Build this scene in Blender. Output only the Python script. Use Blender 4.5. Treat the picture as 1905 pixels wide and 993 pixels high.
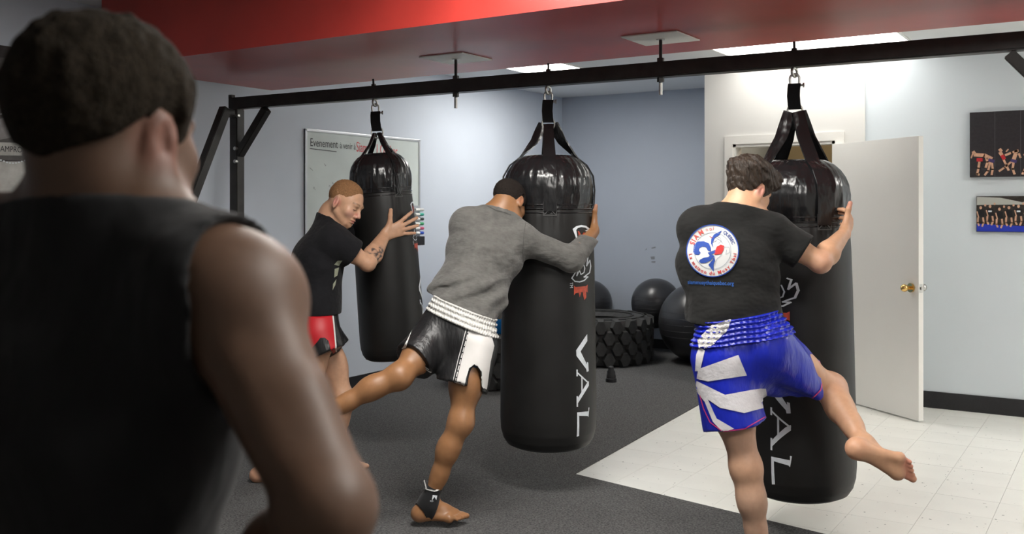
import bpy, bmesh, math, random
import numpy as np
from mathutils import Vector, Matrix
from mathutils.bvhtree import BVHTree

scene = bpy.context.scene
COL = scene.collection
for _o in list(bpy.data.objects):
    bpy.data.objects.remove(_o)

# ------------------------------------------------------------------ camera
FPX, CX, HY, EYE = 1810.0, 952.5, 390.0, 1.5
YAW = math.radians(32.5)
SN, CS = math.sin(YAW), math.cos(YAW)
RV = Vector((CS, SN, 0)); FV = Vector((-SN, CS, 0)); UPV = Vector((0, 0, 1))
cam_d = bpy.data.cameras.new('camera')
cam = bpy.data.objects.new('camera', cam_d); COL.objects.link(cam)
cam.location = (0, 0, EYE); cam.rotation_euler = (math.pi / 2, 0, YAW)
cam_d.sensor_width = 36; cam_d.lens = FPX / 1905 * 36
cam_d.shift_y = -(496.5 - HY) / 1905
cam_d.clip_start = 0.05
cam_d.dof.use_dof = True; cam_d.dof.focus_distance = 5.0; cam_d.dof.aperture_fstop = 4.5
scene.camera = cam
# ------------------------------------------------------------------ world, exposure
w = bpy.data.worlds.new('world'); scene.world = w; w.use_nodes = True
w.node_tree.nodes['Background'].inputs[0].default_value = (0.6, 0.7, 0.85, 1)
w.node_tree.nodes['Background'].inputs[1].default_value = 0.15
scene.view_settings.view_transform = 'Standard'
scene.view_settings.look = 'None'
scene.view_settings.exposure = 1.05
scene.view_settings.gamma = 1.0
scene.view_settings.use_curve_mapping = False
TROFFER_POWER = 18.0      # emission strength of the ceiling light panels
# ------------------------------------------------------------------ geometry of the place
def at(px, py, d):
    return RV * ((px - CX) / FPX * d) + FV * d + UPV * (EYE + (HY - py) / FPX * d)
def onz(px, py, z):
    return at(px, py, (z - EYE) * FPX / (HY - py))
def onu(px, u):       # depth of the plane x=u along image column px
    return u / ((px - CX) / FPX * CS - SN)
def onv(px, v):
    return v / ((px - CX) / FPX * SN + CS)
def ray(px, py):
    return (RV * ((px - CX) / FPX) + FV + UPV * ((HY - py) / FPX)).normalized()

UL, VB, VA, ZC = -5.5, 7.93, 9.70, 2.78      # left wall, far wall, alcove wall, ceiling
UR, VN = 3.2, -2.6
ZS, SV0, SV1, SU0 = 2.366, 3.64, 5.02, -5.27   # red bulkhead

# ------------------------------------------------------------------ helpers
def link(o, parent=None):
    COL.objects.link(o)
    if parent is not None:
        o.parent = parent
        o.matrix_parent_inverse = Matrix.Translation(-parent.location) if parent.type == 'EMPTY' and parent.get('wspace') else Matrix()
    return o
def tag(o, label=None, cat=None, group=None, kind=None):
    if label: o['label'] = label
    if cat: o['category'] = cat
    if group: o['group'] = group
    if kind: o['kind'] = kind
    return o
def empty(name, loc=(0, 0, 0), wspace=False):
    o = bpy.data.objects.new(name, None); o.location = loc; o.empty_display_size = .1
    if wspace: o['wspace'] = 1
    COL.objects.link(o); return o
def mesh_obj(name, verts, faces, mat, parent=None, smooth=False):
    me = bpy.data.meshes.new(name)
    me.from_pydata([tuple(v) for v in verts], [], faces)
    me.materials.append(mat)
    if smooth: me.polygons.foreach_set('use_smooth', [True] * len(me.polygons))
    me.update()
    return link(bpy.data.objects.new(name, me), parent)
class MB:
    def __init__(s): s.bm = bmesh.new()
    def box(s, lo, hi, bev=0):
        lo, hi = Vector(lo), Vector(hi); c = (lo + hi) / 2; d = hi - lo
        m = Matrix.Translation(c) @ Matrix.Diagonal((*d, 1))
        r = bmesh.ops.create_cube(s.bm, size=1, matrix=m)
        if bev:
            es = list({e for v in r['verts'] for e in v.link_edges})
            bmesh.ops.bevel(s.bm, geom=es, offset=bev, segments=2, affect='EDGES', profile=.7)
        return s
    def bar(s, a, b, w, h=None, up=UPV, bev=0):
        a, b = Vector(a), Vector(b); h = h or w
        z = (b - a); L = z.length; z.normalize()
        x = up.cross(z)
        if x.length < 1e-4: x = Vector((1, 0, 0)).cross(z)
        x.normalize(); y = z.cross(x)
        M = Matrix((x, y, z)).transposed().to_4x4(); M.translation = (a + b) / 2
        r = bmesh.ops.create_cube(s.bm, size=1, matrix=M @ Matrix.Diagonal((w, h, L, 1)))
        if bev:
            es = list({e for v in r['verts'] for e in v.link_edges})
            bmesh.ops.bevel(s.bm, geom=es, offset=bev, segments=2, affect='EDGES')
        return s
    def cyl(s, a, b, r0, r1=None, n=16):
        a, b = Vector(a), Vector(b); r1 = r0 if r1 is None else r1
        z = (b - a); L = z.length
        M = z.to_track_quat('Z', 'Y').to_matrix().to_4x4(); M.translation = (a + b) / 2
        bmesh.ops.create_cone(s.bm, cap_ends=True, segments=n, radius1=r0, radius2=r1, depth=L, matrix=M)
        return s
    def sph(s, c, r, n=20):
        bmesh.ops.create_uvsphere(s.bm, u_segments=n, v_segments=n // 2, radius=r, matrix=Matrix.Translation(Vector(c)))
        return s
    def torus(s, c, axis, R, r, n=28, m=10, sx=1, arc=1.0, xdir=None):
        z = Vector(axis).normalized(); x = Vector(xdir) if xdir else z.orthogonal(); x = (x - z * x.dot(z)).normalized(); y = z.cross(x)
        full = arc >= .999; rows = []
        for i in range(n if full else n + 1):
            t = 2 * math.pi * arc * i / n
            e = x * math.cos(t) + y * math.sin(t) * sx; rows.append([s.bm.verts.new(Vector(c) + e * R + (e.normalized() * math.cos(2 * math.pi * j / m) + z * math.sin(2 * math.pi * j / m)) * r) for j in range(m)])
        for i in range(len(rows) - (0 if full else 1)):
            A, B = rows[i], rows[(i + 1) % len(rows)]
            for j in range(m): s.bm.faces.new((A[j], B[j], B[(j + 1) % m], A[(j + 1) % m]))
        return s
    def lathe(s, prof, n=48, disp=None):
        rows = []
        for (r, z) in prof:
            row = []
            for i in range(n):
                t = 2 * math.pi * i / n; rr = r + (disp(t, z, r) if disp else 0)
                row.append(s.bm.verts.new((rr * math.cos(t), rr * math.sin(t), z)))
            rows.append(row)
        for a, b in zip(rows, rows[1:]):
            for i in range(n): s.bm.faces.new((a[i], a[(i + 1) % n], b[(i + 1) % n], b[i]))
        return s
    def poly(s, pts, thick):   # polygon with thickness vector
        thick = Vector(thick)
        A = [s.bm.verts.new(Vector(p)) for p in pts]; B = [s.bm.verts.new(Vector(p) + thick) for p in pts]
        s.bm.faces.new(A); s.bm.faces.new(B[::-1])
        for i in range(len(A)):
            j = (i + 1) % len(A); s.bm.faces.new((A[j], A[i], B[i], B[j]))
        return s
    def build(s, name, mat, parent=None, smooth=False, auto=None):
        bmesh.ops.recalc_face_normals(s.bm, faces=s.bm.faces)
        me = bpy.data.meshes.new(name); s.bm.to_mesh(me); s.bm.free()
        me.materials.append(mat)
        if smooth:
            me.polygons.foreach_set('use_smooth', [True] * len(me.polygons))
            if auto:
                me.set_sharp_from_angle(angle=math.radians(auto))
        return link(bpy.data.objects.new(name, me), parent)

def mat(name, col, rough=.5, spec=.5, metal=0, noise=None, bump=None, emit=None, coat=0, attr=None, sheen=0, aniso=None, two=None):
    m = bpy.data.materials.new(name); m.use_nodes = True
    nt = m.node_tree; b = nt.nodes['Principled BSDF']; L = nt.links.new
    b.inputs['Base Color'].default_value = (*col, 1); b.inputs['Roughness'].default_value = rough
    b.inputs['Specular IOR Level'].default_value = spec; b.inputs['Metallic'].default_value = metal
    if coat: b.inputs['Coat Weight'].default_value = coat; b.inputs['Coat Roughness'].default_value = .15
    if sheen: b.inputs['Sheen Weight'].default_value = sheen
    if emit: b.inputs['Emission Color'].default_value = (*emit[0], 1); b.inputs['Emission Strength'].default_value = emit[1]
    tc = nt.nodes.new('ShaderNodeTexCoord')
    src = None
    if attr:
        a = nt.nodes.new('ShaderNodeAttribute'); a.attribute_name = attr; src = a.outputs['Color']
        L(src, b.inputs['Base Color'])
    def ntex(scale, detail=4, stretch=None, rough_=.55):
        n = nt.nodes.new('ShaderNodeTexNoise'); n.inputs['Scale'].default_value = scale; n.inputs['Detail'].default_value = detail; n.inputs['Roughness'].default_value = rough_
        v = tc.outputs['Object']
        if stretch:
            mp = nt.nodes.new('ShaderNodeMapping'); mp.inputs['Scale'].default_value = stretch; L(v, mp.inputs['Vector']); v = mp.outputs['Vector']
        L(v, n.inputs['Vector']); return n
    if noise:      # (scale, amount[, stretch])
        n = ntex(noise[0], 5, noise[2] if len(noise) > 2 else None)
        r = nt.nodes.new('ShaderNodeMapRange'); r.inputs['From Min'].default_value = .3; r.inputs['From Max'].default_value = .7
        r.inputs['To Min'].default_value = 1 - noise[1]; r.inputs['To Max'].default_value = 1 + noise[1]
        L(n.outputs['Fac'], r.inputs['Value'])
        mx = nt.nodes.new('ShaderNodeMix'); mx.data_type = 'RGBA'; mx.blend_type = 'MULTIPLY'; mx.inputs['Factor'].default_value = 1
        if src: L(src, mx.inputs['A'])
        else: mx.inputs['A'].default_value = (*col, 1)
        L(r.outputs['Result'], mx.inputs['B']); L(mx.outputs['Result'], b.inputs['Base Color'])
    if bump:       # list of (scale, strength, distance[, stretch])
        prev = None
        for bp in bump:
            n = ntex(bp[0], 3, bp[3] if len(bp) > 3 else None)
            bn = nt.nodes.new('ShaderNodeBump'); bn.inputs['Strength'].default_value = bp[1]; bn.inputs['Distance'].default_value = bp[2]
            L(n.outputs['Fac'], bn.inputs['Height'])
            if prev: L(prev, bn.inputs['Normal'])
            prev = bn.outputs['Normal']
        L(prev, b.inputs['Normal'])
    return m

def speck(m, scale, lo, dark):
    """sparse dark flecks multiplied over a material's colour"""
    nt = m.node_tree; b = nt.nodes['Principled BSDF']; L = nt.links.new
    tc = nt.nodes.new('ShaderNodeTexCoord'); geo = nt.nodes.new('ShaderNodeNewGeometry')
    n = nt.nodes.new('ShaderNodeTexNoise'); n.inputs['Scale'].default_value = scale; n.inputs['Detail'].default_value = 1
    L(geo.outputs['Position'], n.inputs['Vector'])
    r = nt.nodes.new('ShaderNodeMapRange'); r.inputs['From Min'].default_value = lo; r.inputs['From Max'].default_value = lo + .03
    L(n.outputs['Fac'], r.inputs['Value'])
    mx = nt.nodes.new('ShaderNodeMix'); mx.data_type = 'RGBA'
    old = b.inputs['Base Color'].links
    if old: L(old[0].from_socket, mx.inputs['A'])
    else: mx.inputs['A'].default_value = b.inputs['Base Color'].default_value
    mx.inputs['B'].default_value = (*dark, 1)
    L(r.outputs['Result'], mx.inputs['Factor']); L(mx.outputs['Result'], b.inputs['Base Color'])

M = {}
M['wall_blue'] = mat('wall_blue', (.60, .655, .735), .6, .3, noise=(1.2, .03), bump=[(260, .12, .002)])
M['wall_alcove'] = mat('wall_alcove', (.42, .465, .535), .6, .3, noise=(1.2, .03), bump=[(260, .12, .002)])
M['wall_white'] = mat('wall_white', (.72, .715, .69), .6, .3, noise=(1, .02), bump=[(260, .08, .002)])
M['wall_pale'] = mat('wall_pale', (.66, .72, .76), .6, .3, noise=(1, .02), bump=[(260, .08, .002)])
M['wall_closet'] = mat('wall_closet', (.34, .27, .17), .7, .3, noise=(3, .04))
M['ceiling'] = mat('ceiling_paint', (.78, .79, .79), .8, .2, noise=(2, .02))
M['red'] = mat('red_paint', (.40, .034, .026), .34, .6, noise=(2.5, .12), bump=[(3, .05, .02)])
M['tile'] = mat('vinyl_tile', (.84, .84, .79), .30, .5, noise=(3, .03)); speck(M['tile'], 48, .735, (.12, .12, .11))
M['slab'] = mat('floor_slab', (.45, .45, .42), .5)
M['carpet'] = mat('carpet_grey', (.105, .104, .104), .95, .2, noise=(110, .6), bump=[(150, 1.0, .008), (14, .15, .01)])
M['black_rubber'] = mat('black_rubber', (.018, .018, .02), .6, .4, noise=(30, .2))
M['black_metal'] = mat('black_metal', (.022, .020, .018), .40, .5, noise=(12, .45), bump=[(60, .06, .002)])
M['steel'] = mat('steel', (.55, .55, .53), .3, .5, metal=1, noise=(40, .15))
M['brass'] = mat('brass', (.75, .50, .18), .2, .5, metal=1)
M['white_paint'] = mat('white_paint', (.80, .79, .75), .45, .4, noise=(2, .02))
M['white_plastic'] = mat('white_plastic', (.86, .86, .82), .5, .4)
M['board'] = mat('whiteboard', (.62, .68, .66), .25, .5, noise=(4, .05))
M['alu'] = mat('aluminium', (.62, .64, .66), .35, .5, metal=.6)
M['vinyl'] = mat('black_vinyl', (.010, .0098, .0095), .48, .42, noise=(9, .2), bump=[(7, .12, .02), (320, .05, .001)])
M['vinyl_gloss'] = mat('black_vinyl_gloss', (.012, .012, .013), .24, .6, noise=(9, .2), bump=[(13, .55, .025, (1, 1, .35)), (300, .04, .001)])
M['webbing'] = mat('black_webbing', (.012, .012, .013), .85, .2, bump=[(120, .4, .003)])
M['thread'] = mat('grey_thread', (.06, .06, .06), .7)
M['ink_black'] = mat('ink_black', (.02, .02, .025), .6)
M['ink_red'] = mat('ink_red', (.65, .04, .05), .6)
M['print_white'] = mat('print_white', (.72, .76, .80), .5, noise=(30, .1))
M['print_red'] = mat('print_red', (.50, .07, .035), .5, noise=(60, .3))
M['tyre'] = mat('tyre_rubber', (.045, .045, .044), .75, .35, noise=(18, .3), bump=[(50, .2, .004)])
M['ball_black'] = mat('ball_black', (.03, .03, .032), .3, .5, bump=[(60, .03, .002)])
M['ball_blue'] = mat('ball_blue', (.02, .22, .62), .25, .5)
from mathutils.geometry import tessellate_polygon
# ------------------------------------------------------------------ 2-D shapes laid on surfaces
def stroke(pts, wd, close=False):
    """polyline -> list of quads joined with mitre-less overlap"""
    out = []
    n = len(pts)
    for i in range(n if close else n - 1):
        a = Vector(pts[i]); b = Vector(pts[(i + 1) % n]); d = b - a
        if d.length < 1e-9: continue
        d.normalize(); q = Vector((-d.y, d.x)) * wd / 2; e = d * wd * .35
        out.append([tuple(a - e + q), tuple(b + e + q), tuple(b + e - q), tuple(a - e - q)])
    return out
def ell(cx, cy, rx, ry, n=28, a0=0, a1=360, rot=0):
    o = []
    for i in range(n if a1 - a0 >= 360 else n + 1):
        t = math.radians(a0 + (a1 - a0) * i / n); x, y = rx * math.cos(t), ry * math.sin(t); r = math.radians(rot)
        o.append((cx + x * math.cos(r) - y * math.sin(r), cy + x * math.sin(r) + y * math.cos(r)))
    return o
def ring(cx, cy, r0, r1, n=48, sq=1.0):
    qs = []
    for i in range(n):
        t, u = 2 * math.pi * i / n, 2 * math.pi * (i + 1) / n
        qs.append([(cx + r1 * math.cos(t), cy + sq * r1 * math.sin(t)), (cx + r1 * math.cos(u), cy + sq * r1 * math.sin(u)), (cx + r0 * math.cos(u), cy + sq * r0 * math.sin(u)), (cx + r0 * math.cos(t), cy + sq * r0 * math.sin(t))])
    return qs
_tcache = {}
def text2d(s, size, x=0, y=0, rot=0, align='LEFT', flip=False, sx=1.0, extrude_bold=0.0):
    """triangles of a text in 2-D; flip=True for y-down (image) coordinates"""
    key = (s, align, extrude_bold)
    if key not in _tcache:
        c = bpy.data.curves.new('t', 'FONT'); c.body = s; c.size = 1; c.align_x = align; c.resolution_u = 3; c.offset = extrude_bold
        o = bpy.data.objects.new('t', c); COL.objects.link(o)
        dg = bpy.context.evaluated_depsgraph_get(); dg.update(); me = o.evaluated_get(dg).to_mesh(); me.calc_loop_triangles()
        _tcache[key] = [[(me.vertices[i].co.x, me.vertices[i].co.y) for i in t.vertices] for t in me.loop_triangles]
        o.evaluated_get(dg).to_mesh_clear(); bpy.data.objects.remove(o); bpy.data.curves.remove(c)
    cr, sr = math.cos(rot), math.sin(rot); out = []
    for tri in _tcache[key]:
        q = []
        for (a, b) in tri:
            a, b = a * size * sx, b * size
            if flip: b = -b
            q.append((x + a * cr - b * sr, y + a * sr + b * cr))
        out.append(q)
    return out
def text_w(s, size):
    ts = text2d(s, size)
    xs = [p[0] for t in ts for p in t]
    return (max(xs) - min(xs)) if xs else size * .3
def decal(name, polys, mapper, material, parent, maxlen=8.0):
    """flat 2-D polygons subdivided to maxlen and laid on a surface by mapper(x, y) -> Vector or None"""
    bm = bmesh.new()
    for p in polys:
        vs = [bm.verts.new((q[0], q[1], 0)) for q in p]
        for t in ([(0, 1, 2)] if len(p) == 3 else tessellate_polygon([[Vector((q[0], q[1], 0)) for q in p]])):
            try: bm.faces.new([vs[i] for i in t])
            except ValueError: pass
    bmesh.ops.triangulate(bm, faces=bm.faces)
    for _ in range(7):
        es = [e for e in bm.edges if e.calc_length() > maxlen]
        if not es: break
        bmesh.ops.subdivide_edges(bm, edges=es, cuts=1)
        bmesh.ops.triangulate(bm, faces=[f for f in bm.faces if len(f.verts) > 3])
    dead = []
    for v in bm.verts:
        r = mapper(v.co.x, v.co.y)
        if r is None: dead.append(v)
        else: v.co = r
    bmesh.ops.delete(bm, geom=dead, context='VERTS')
    me = bpy.data.meshes.new(name); bm.to_mesh(me); bm.free(); me.materials.append(material)
    me.polygons.foreach_set('use_smooth', [True] * len(me.polygons))
    return link(bpy.data.objects.new(name, me), parent)
def flat_map(o, ex, ey, off=.002):
    o, ex, ey = Vector(o), Vector(ex), Vector(ey); n = ex.cross(ey).normalized() * off
    return lambda x, y: o + ex * x + ey * y + n

# ------------------------------------------------------------------ signed distance bodies
def V(*a): return np.array(a, float)
def nv(v): return np.array(v, float)
def unit(v):
    v = nv(v); return v / np.linalg.norm(v)
def cone(a, b, ra, rb=None, k=.03, wide=None, flat_b=False, flat_a=False, tagname=''):
    return dict(t='c', a=nv(a), b=nv(b), ra=ra, rb=ra if rb is None else rb, k=k, wide=wide, fb=flat_b, fa=flat_a, sub=False, n=tagname)
def ellip(c, r, ax=None, k=.03, sub=False):
    return dict(t='e', c=nv(c), r=nv(r), ax=np.eye(3) if ax is None else np.array(ax, float), k=k, sub=sub, n='')
def sph(c, r, k=.03, sub=False): return ellip(c, (r, r, r), None, k, sub)
def subtract(p): p['sub'] = True; return p
def prim_dist(p, x, y, z):
    if p['t'] == 'c':
        a, b = p['a'], p['b']; ba = b - a; L2 = ba @ ba
        qx, qy, qz = x - a[0], y - a[1], z - a[2]
        h = np.clip((qx * ba[0] + qy * ba[1] + qz * ba[2]) / L2, 0, 1)
        ex, ey, ez = qx - h * ba[0], qy - h * ba[1], qz - h * ba[2]
        if p['wide'] is not None:
            n, s = p['wide']; n = unit(n); t = (ex * n[0] + ey * n[1] + ez * n[2]) * (1 / s - 1)
            ex, ey, ez = ex + n[0] * t, ey + n[1] * t, ez + n[2] * t
        d = np.sqrt(ex * ex + ey * ey + ez * ez) - (p['ra'] + (p['rb'] - p['ra']) * h)
        if p['fb']:
            n = ba / math.sqrt(L2); d = np.maximum(d, (x - b[0]) * n[0] + (y - b[1]) * n[1] + (z - b[2]) * n[2])
        if p['fa']:
            n = -ba / math.sqrt(L2); d = np.maximum(d, (x - a[0]) * n[0] + (y - a[1]) * n[1] + (z - a[2]) * n[2])
        return d
    c, r, A = p['c'], p['r'], p['ax']
    qx, qy, qz = x - c[0], y - c[1], z - c[2]
    l = [qx * A[i][0] + qy * A[i][1] + qz * A[i][2] for i in range(3)]
    k0 = np.sqrt(sum((l[i] / r[i]) ** 2 for i in range(3))); k1 = np.sqrt(sum((l[i] / r[i] ** 2) ** 2 for i in range(3))) + 1e-9
    return k0 * (k0 - 1) / k1
def prim_box(p, pad):
    if p['t'] == 'c':
        s = max(1, p['wide'][1]) if p['wide'] is not None else 1
        r = max(p['ra'], p['rb']) * s
        lo = np.minimum(p['a'], p['b']) - r - pad; hi = np.maximum(p['a'], p['b']) + r + pad
    else:
        r = max(p['r']); lo = p['c'] - r - pad; hi = p['c'] + r + pad
    return lo, hi
class Grid:
    def __init__(s, lo, hi, h):
        s.lo = nv(lo); s.h = h; s.n = np.ceil((nv(hi) - s.lo) / h).astype(int) + 1
        s.ax = [s.lo[i] + h * np.arange(s.n[i]) for i in range(3)]
    def axes(s, sl=None):
        ax = s.ax if sl is None else [s.ax[i][sl[i]] for i in range(3)]
        return ax[0][:, None, None], ax[1][None, :, None], ax[2][None, None, :]
    def field(s, prims, grow=0.0):
        f = np.full(s.n, .12, np.float32)
        for p in prims:
            k = p['k']; lo, hi = prim_box(p, k + grow + 2 * s.h + .02)
            i0 = np.clip(np.floor((lo - s.lo) / s.h).astype(int), 0, s.n); i1 = np.clip(np.ceil((hi - s.lo) / s.h).astype(int) + 1, 0, s.n)
            if np.any(i1 <= i0): continue
            sl = tuple(slice(i0[i], i1[i]) for i in range(3))
            d = prim_dist(p, *s.axes(sl)).astype(np.float32); g = f[sl]
            if p['sub']:
                hh = np.clip(.5 - .5 * (g + d) / k, 0, 1); f[sl] = g + (-d - g) * hh + k * hh * (1 - hh)
            else:
                hh = np.clip(.5 + .5 * (g - d) / k, 0, 1); f[sl] = g + (d - g) * hh - k * hh * (1 - hh)
        return f - grow if grow else f
    def near(s, f, fn, band=.03):
        """f -= fn(points) evaluated close to the surface only"""
        idx = np.argwhere(np.abs(f) < band)
        if len(idx):
            P = s.lo + idx * s.h; f[idx[:, 0], idx[:, 1], idx[:, 2]] -= fn(P).astype(np.float32)
        return f
    def nets(s, f):
        sg = f < 0; n = s.n
        c = np.zeros(n - 1, np.int8)
        for dx in (0, 1):
            for dy in (0, 1):
                for dz in (0, 1): c += sg[dx:n[0] - 1 + dx, dy:n[1] - 1 + dy, dz:n[2] - 1 + dz]
        act = (c > 0) & (c < 8); idx = np.argwhere(act)
        num = np.full(n - 1, -1, np.int32); num[act] = np.arange(len(idx))
        pos = np.zeros((len(idx), 3)); cnt = np.zeros(len(idx))
        cor = [(0, 0, 0), (1, 0, 0), (0, 1, 0), (1, 1, 0), (0, 0, 1), (1, 0, 1), (0, 1, 1), (1, 1, 1)]
        fv = [f[idx[:, 0] + a, idx[:, 1] + b, idx[:, 2] + cc] for a, b, cc in cor]
        for i in range(8):
            for j in range(i + 1, 8):
                d = np.array(cor[j]) - np.array(cor[i])
                if np.abs(d).sum() != 1: continue
                m = (fv[i] < 0) != (fv[j] < 0)
                t = fv[i][m] / (fv[i][m] - fv[j][m])
                pos[m] += np.array(cor[i]) + t[:, None] * d; cnt[m] += 1
        P = s.lo + (idx + pos / cnt[:, None]) * s.h
        Q = []
        for a in range(3):
            b, cc = (a + 1) % 3, (a + 2) % 3
            s0 = [slice(None)] * 3; s1 = [slice(None)] * 3
            s0[a] = slice(0, -1); s1[a] = slice(1, None)
            e = np.argwhere(sg[tuple(s0)] != sg[tuple(s1)])
            e = e[(e[:, b] > 0) & (e[:, cc] > 0) & (e[:, b] < n[b] - 1) & (e[:, cc] < n[cc] - 1)]
            st = sg[tuple(s0)][e[:, 0], e[:, 1], e[:, 2]]
            def ci(ob, oc):
                g = e.copy(); g[:, b] -= ob; g[:, cc] -= oc; return num[g[:, 0], g[:, 1], g[:, 2]]
            q = np.stack([ci(1, 1), ci(0, 1), ci(0, 0), ci(1, 0)], 1)
            q[~st] = q[~st][:, ::-1]; Q.append(q)
        Q = np.concatenate(Q) if Q else np.zeros((0, 4), int)
        return P, Q[(Q >= 0).all(1)]
def np_mesh(name, P, Q, material, parent=None, col=None):
    me = bpy.data.meshes.new(name)
    me.vertices.add(len(P)); me.vertices.foreach_set('co', np.ascontiguousarray(P, np.float32).ravel())
    me.loops.add(len(Q) * 4); me.loops.foreach_set('vertex_index', np.ascontiguousarray(Q, np.int32).ravel())
    me.polygons.add(len(Q)); me.polygons.foreach_set('loop_start', np.arange(0, len(Q) * 4, 4, dtype=np.int32))
    me.polygons.foreach_set('use_smooth', np.ones(len(Q), bool))
    me.materials.append(material); me.update(calc_edges=True); me.validate()
    if col is not None:
        at_ = me.color_attributes.new('tint', 'FLOAT_COLOR', 'POINT')
        at_.data.foreach_set('color', np.concatenate([col, np.ones((len(P), 1))], 1).astype(np.float32).ravel())
    return link(bpy.data.objects.new(name, me), parent)
def bounds(prims, pad):
    bs = [prim_box(p, pad) for p in prims if not p['sub']]
    return np.min([b[0] for b in bs], 0), np.max([b[1] for b in bs], 0)
def sdf_body(name, prims, h, fine, material, parent, colour):
    """one skin mesh: coarse grid for the figure, finer grids in the boxes of `fine` = [(lo, hi, h)]"""
    lo, hi = bounds(prims, .02); g = Grid(lo, hi, h); P, Q = g.nets(g.field(prims))
    for (a, b, hh) in fine:
        ins = ((P > nv(a) + 1.5 * h) & (P < nv(b) - 1.5 * h)).all(1); Q = Q[~ins[Q].all(1)]
    Ps, Qs, off = [P], [Q], len(P)
    for (a, b, hh) in fine:
        g = Grid(a, b, hh); p, q = g.nets(g.field(prims)); Ps.append(p); Qs.append(q + off); off += len(p)
    P, Q = np.concatenate(Ps), np.concatenate(Qs)
    us = np.unique(Q); mp = np.full(len(P), -1, int); mp[us] = np.arange(len(us)); P = P[us]; Q = mp[Q]
    return np_mesh(name, P, Q, material, parent, colour(P))
def cloth(name, prims, h, grow, cuts, disp, material, parent, pad=.03):
    """a garment: grown body pieces kept where every cut(x, y, z) < 0"""
    lo, hi = bounds(prims, pad + grow); g = Grid(lo, hi, h); f = g.field(prims, grow)
    if disp: f = g.near(f, disp)
    x, y, z = g.axes()
    for c in cuts:
        g_ = c(x, y, z); k_ = .006; hh = np.clip(.5 - .5 * (g_ - f) / k_, 0, 1)
        f = (g_ + (f - g_) * hh + k_ * hh * (1 - hh)).astype(np.float32)
    P, Q = g.nets(f)
    return np_mesh(name, P, Q, material, parent)
def half(p, n):
    """cut that removes the side n points to"""
    p, n = nv(p), unit(n)
    return lambda x, y, z: (x - p[0]) * n[0] + (y - p[1]) * n[1] + (z - p[2]) * n[2]
def outside(pr, grow=0):
    return lambda x, y, z: -(prim_dist(pr, x, y, z) - grow)
def waves(seed, freq, n=10, stretch=None):
    """smooth pseudo-noise in -1..1"""
    r = np.random.RandomState(seed); K = r.normal(size=(n, 3)); K /= np.linalg.norm(K, axis=1)[:, None]
    K *= (freq * r.uniform(.6, 1.6, n))[:, None]
    if stretch is not None: K = K @ np.array(stretch)
    ph = r.uniform(0, 6.28, n)
    return lambda P: np.sin(P @ K.T + ph).sum(1) / math.sqrt(n) / 1.5
def along(axis, s):
    """matrix that slows noise down along an axis (folds run along it)"""
    a = unit(axis); return np.eye(3) - (1 - s) * np.outer(a, a)
def bvh_of(o):
    me = o.data; mw = Matrix() if o.parent is None or o.parent.get('wspace') else o.matrix_world
    return BVHTree.FromPolygons([mw @ v.co for v in me.vertices], [tuple(p.vertices) for p in me.polygons])
def cam_map(o, off=.003, along_ray=False):
    """image point of the photograph -> point on the garment in the place"""
    t = bvh_of(o); E = Vector((0, 0, EYE))
    def f(px, py):
        d = ray(px, py); h = t.ray_cast(E, d)
        if h[0] is None: return None
        n = -d if along_ray else h[1]
        if n.dot(d) > 0: n = -n
        return h[0] + n * off
    return f

# ---- anatomy: every function returns primitives, joints are world points
def frame(fwd, up):
    f = unit(fwd); u = nv(up) - f * (nv(up) @ f); u = unit(u); r = np.cross(f, u); return r, f, u
def head_prims(c, fwd, up, s=1.0, nose=1.0):
    r, f, u = frame(fwd, up); c = nv(c); A = np.array([r, f, u])
    def p(x, y, z): return c + s * (r * x + f * y + u * z)
    def R(*q): return tuple(s * i for i in q)
    L = [ellip(p(0, -.014, .028), R(.075, .096, .083), A, .02),
         ellip(p(0, .028, -.012), R(.064, .064, .088), A, .03),
         ellip(p(0, .030, -.070), R(.053, .054, .046), A, .03),
         sph(p(0, .074, -.104), .017 * s, .025),
         cone(p(-.05, -.005, -.06), p(-.03, .062, -.1), .012 * s, .012 * s, .025),
         cone(p(.05, -.005, -.06), p(.03, .062, -.1), .012 * s, .012 * s, .025)]
    cr = list(L)
    for q in (-1, 1):
        L += [sph(p(q * .044, .058, -.034), .022 * s, .025), subtract(sph(p(q * .031, .103, -.011), .0165 * s, .014)),
              ellip(p(q * .031, .077, -.012), R(.0145, .012, .010), A, .004)]
    L += [cone(p(-.036, .083, .012), p(.036, .083, .012), .009 * s, k=.018),
          cone(p(0, .088, .004), p(0, .109 * nose, -.04), .007 * s, .011 * s, .010),
          sph(p(-.011, .097, -.047), .008 * s, .007), sph(p(.011, .097, -.047), .008 * s, .007),
          ellip(p(0, .086, -.069), R(.024, .013, .0065), A, .006), ellip(p(0, .084, -.082), R(.021, .013, .0075), A, .006),
          subtract(ellip(p(0, .101, -.0755), R(.022, .012, .0018), A, .003))]
    for q in (-1, 1):
        e = unit(r * q * .95 - f * .35); e2 = unit(f + r * q * .3); e2 = unit(e2 - e * (e2 @ e)); e3 = np.cross(e, e2)
        if e3 @ u < 0: e3 = -e3
        E = np.array([e, e2, e3]); ec = p(q * .079, -.012, -.016)
        L += [ellip(ec, R(.008, .019, .033), E, .008), subtract(ellip(ec + e * .009 * s + e2 * .002 * s, R(.007, .010, .020), E, .004)),
              ellip(ec - e3 * .028 * s + e2 * .004 * s, R(.006, .010, .010), E, .006), ellip(ec + e * .003 * s + e2 * .009 * s, R(.005, .005, .012), E, .005)]
    def local(P): return ((P - c) @ A.T) / s
    return L, cr, local, p
def neck_prims(hp, base, rad=.057):
    return [cone(hp(0, -.028, -.045), base, rad, rad * 1.08, .03)]
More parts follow.
